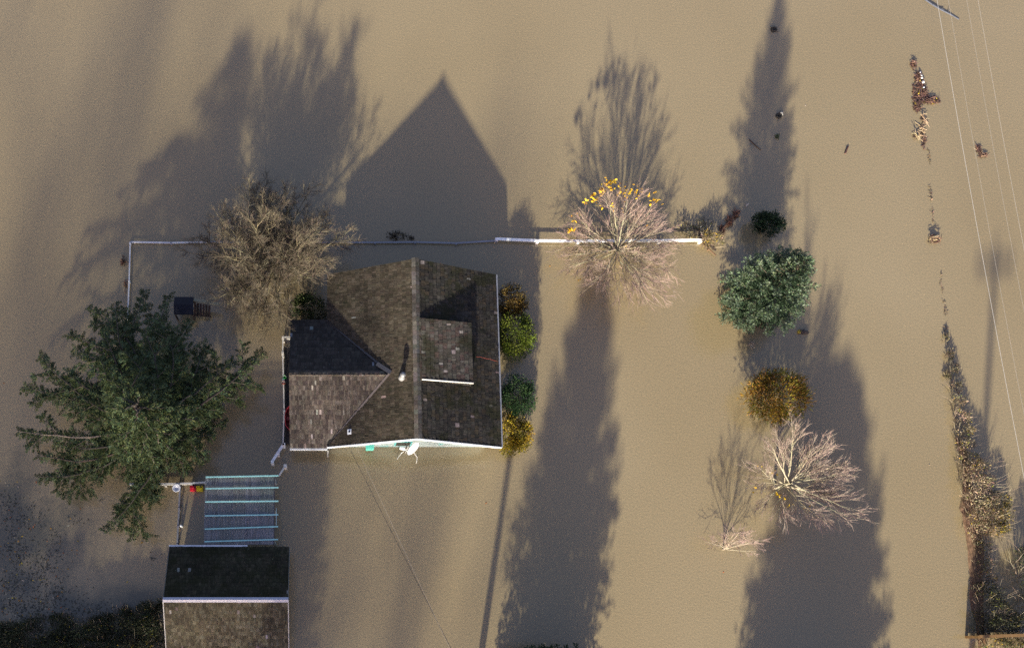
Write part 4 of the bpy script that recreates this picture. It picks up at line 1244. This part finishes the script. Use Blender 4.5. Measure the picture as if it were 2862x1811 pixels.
def stones():
    rg = R(9); random.seed(9); mb = MB()
    for (u, v, r) in ((2572, 203, .05), (2577, 218, .07), (2580, 230, .09), (2576, 212, .05), (2582, 245, .06), (2574, 208, .04)):
        p = at(u, v, .08)
        mb.lathe(p, [(0, -r), (r * .8, -r * .5), (r, 0), (r * .7, r * .5), (0, r * .65)], 8, jit((.62, .62, .64), .1))
    tag(mb.build('stone_row', M_PAINT), 'row of small white stones on the largest brush heap', 'stones')
stones()
debris('reed_stalks', 'pale broken reed stalks just below the largest brush heap', 'debris', [(2577, 365, .15, .45), (2560, 382, .12, .15), (2580, 335, .08, .3)], 202, TAN, 14, .6, 0, None, .2, 30)
debris('brush_heap', 'small dark wisp of brush trailing below the reed stalks', 'debris', [(2581, 400, .10, .45)], 203, BR, 14, .35, scum=30)
debris('brush_heap', 'lone curved brown brush clump right of the overhead wire', 'debris', [(2735, 418, .14, .25), (2748, 435, .26, .14)], 204, BR + TAN[2:], 22, .35, scum=80)
debris('brush_heap', 'round dark grass tussock low on the sunken fence line', 'debris', [(2610, 670, .32, .24)], 205, BR + TAN, 45, .45, 0, None, .25, 90, (.05, .035, .025))
debris('sunken_fence_line', 'faint line of submerged stems between tussock and bank', 'debris', [(2596, 440, .04, .7), (2599, 540, .06, .5), (2606, 600, .05, .7), (2630, 790, .05, .6), (2640, 860, .06, .6), (2645, 925, .12, .35)], 206, [(.20, .15, .10), (.16, .12, .09)], 5, .3, h=.02, scum=16, scumcol=(.17, .125, .08))
def stick(label, pts, r, col, name='floating_branch', cat='branch'):
    mb = MB(); mb.tube([at(u, v, z) for u, v, z in pts], [r * (1 - .3 * k / len(pts)) for k in range(len(pts))], 6, col, True)
    rg = R(int(pts[0][0]))
    for k in range(3):
        q = at(pts[0][0], pts[0][1], .03).lerp(at(pts[-1][0], pts[-1][1], .03), .3 + .2 * k)
        mb.tube([q, q + Vector((rg.uniform(-.2, .2), rg.uniform(-.2, .2), .06))], [r * .5, r * .2], 4, col)
    tag(mb.build(name, M_BARK), label, cat)
stick('thin straight stick floating in the spruce shadow', [(2094, 390, .02), (2110, 405, .03), (2127, 420, .02)], .03, (.10, .07, .055))
stick('short dark stick floating right of the spruce shadow', [(2362, 430, .02), (2366, 420, .04), (2371, 410, .02)], .05, (.10, .05, .045))
stick('long dark bluish pole lying in water at the upper right edge', [(2575, -8, .03), (2605, 13, .04), (2630, 28, .03), (2658, 42, .01), (2680, 55, .0)], .05, (.07, .075, .10), 'driftwood_pole', 'driftwood')
stick('reddish brown branch reaching up from the weeds by the fence end', [(2008, 655, .15), (2030, 628, .12), (2052, 604, .08), (2068, 590, .02)], .07, (.11, .055, .035))
def leaning_twigs():
    pass
debris('dead_branch', 'reddish twiggy tangle along the brown branch by the fence end', 'branch', [(2018, 645, .16, .3), (2038, 620, .18, .3), (2056, 600, .12, .22)], 207, [(.13, .06, .045), (.16, .08, .05)], 26, .5, h=.15, scum=40, scumcol=(.10, .05, .035))
stick('two pale broken twig ends above the brown branch', [(2084, 578, .03), (2088, 574, .06), (2092, 569, .03)], .03, (.50, .42, .38))
stick('floating log with a yellow cut end below the spruce', [(2234, 927, .05), (2246, 928, .06), (2258, 930, .04)], .13, (.045, .035, .035), 'floating_log', 'log')
def log_end():
    p = at(2234, 926, .10)
    mb = MB(); mb.lathe(p, [(0, .0), (.07, .02), (.11, .0), (.11, -.06), (0, -.06)], 10, (.45, .33, .04), (-.6, .2, .7)); o = mb.build('cut_end', M_WOOD)
    lg = bpy.data.objects['floating_log']; o.parent = lg
log_end()
debris('driftwood', 'pale driftwood scrap in the water below the spruce', 'driftwood', [(2100, 963, .22, .18)], 208, [(.40, .33, .25), (.30, .24, .18)], 12, .35, h=.06, scum=14, scumcol=(.3, .24, .18))
def snag(label, u, v, seed, pale=True):
    rg = R(seed); random.seed(seed); mb = MB(); c = at(u, v)
    mb.lathe(c + Vector((0, 0, -.2)), [(.22, 0), (.20, .2), (.14, .3), (.10, .27), (0, .22)], 9, (.03, .027, .024))
    if pale: mb.tube([c + Vector((.06, .16, .1)), c + Vector((.16, .14, .12)), c + Vector((.22, 0, .08))], [.03, .05, .03], 6, (.55, .52, .44))
    for i in range(14):
        d = Vector((rg.gauss(0, 1), rg.gauss(0, 1), .3)).normalized()
        mb.tube([c, c + d * rg.uniform(.15, .4)], [.02, .006], 4, (.04, .035, .03))
    tag(mb.build('tree_stump', M_BARK), label, 'stump')
snag('dark stump with a pale rim floating in the spruce shadow', 2176, 325, 1)
snag('dark submerged stump at the tip of the spruce shadow', 2162, 84, 2, False)
debris('weed_clump', 'small green weed clump floating below the pale rimmed stump', 'weeds', [(2172, 384, .16, .12)], 209, [(.07, .08, .03)], 10, .2, scum=30, scumcol=(.06, .07, .03))

# weeds along the fence end
thicket('weed_clump', 'dark weeds with yellow and white flowers behind the fence end', [(1905, 630, .35, .45, .3), (1935, 648, .45, .35, .3), (1975, 632, .55, .55, .25), (1940, 660, .9, .18, .2)], 211,
        [(.030, .032, .022), (.040, .042, .022), (.035, .028, .028)], ([(.55, .42, .04), (.50, .50, .10), (.6, .6, .6)], .05), cat='weeds', dens=420, twigs=25)
thicket('dead_shrub', 'straw coloured dead shrub with yellow leaves at the fence end', [(1990, 672, .62, .55, .7), (1975, 665, .3, .45, .5)], 212, [(.24, .20, .11), (.30, .22, .16), (.18, .15, .06), (.25, .18, .14)],
        ([(.5, .35, .03)], .06), cat='shrub', dens=650, twigs=70, leaf=(.22, .03))
thicket('weed_clump', 'drowned dark weeds along the fence north of the cottage', [(1110, 657, .55, .25, .10), (1095, 665, .3, .2, .08), (1140, 664, .3, .2, .06)], 213, [(.05, .038, .03), (.035, .032, .024)], cat='weeds', dens=330, twigs=20)
thicket('weed_clump', 'reddish drowned weeds left of the short side fence', [(348, 732, .18, .32, .08), (353, 800, .12, .35, .05)], 214, [(.12, .05, .035), (.10, .05, .04)], cat='weeds', dens=420, twigs=16)

# ------------------------------------------------------------------ uncountable: fallen leaves and drowned weed in the lower left
def floating_leaves():
    rg = R(77); random.seed(77); mb = MB()
    def put(u, v, s=.12, cols=[(.45, .24, .04), (.50, .36, .06), (.42, .36, .26), (.34, .14, .06)]):
        p = at(u, v, .012)
        mb.leaf(p, Vector((rg.gauss(0, 1), rg.gauss(0, 1), .05)), s * rg.uniform(.6, 1.3), s * .6, pick(cols), up=Vector((0, 0, 1)))
    for i in range(90):
        u, v = abs(rg.gauss(0, 110)), 1730 - abs(rg.gauss(0, 160))
        put(u, v)
    for (u, v) in ((358, 1623), (393, 1518), (100, 1343), (1624, 780), (1614, 783), (1535, 745), (1559, 640), (2252, 298), (1615, 660), (145, 1477), (95, 1468), (1356, 1408), (60, 1570), (2020, 1600), (2600, 1300)):
        put(u, v, .14)
    o = mb.build('fallen_leaves', M_LEAF); tag(o, 'scattered yellow and orange leaves floating on the water', 'leaves', kind='stuff')
floating_leaves()
def water_weed():
    rg = R(78); random.seed(78); mb = MB()
    for (u, v, ru, rv, n) in ((60, 1450, 60, 55, 700), (40, 1540, 50, 50, 650), (110, 1590, 60, 60, 800), (30, 1640, 45, 50, 600), (150, 1660, 70, 40, 700), (70, 1700, 80, 35, 900), (250, 1700, 90, 22, 500),
                              (330, 1720, 60, 20, 350), (215, 1455, 18, 14, 60), (425, 1555, 14, 14, 60), (20, 1400, 30, 30, 200), (160, 1520, 30, 40, 200), (283, 1392, 10, 7, 25)):
        for i in range(n // 4):
            p = at(u + rg.gauss(0, ru * .55), v + rg.gauss(0, rv * .55), rg.uniform(.004, .02))
            mb.leaf(p, Vector((rg.gauss(0, 1), rg.gauss(0, 1), 0.02)), rg.uniform(.06, .16), rg.uniform(.03, .07), jit(rg.choice([(.070, .066, .046), (.055, .058, .048), (.075, .070, .042), (.06, .055, .05)]), .3), up=Vector((0, 0, 1)))
    o = mb.build('water_weed', M_LEAF); tag(o, 'dark drowned weed under the surface at lower left', 'weed', kind='stuff')
water_weed()
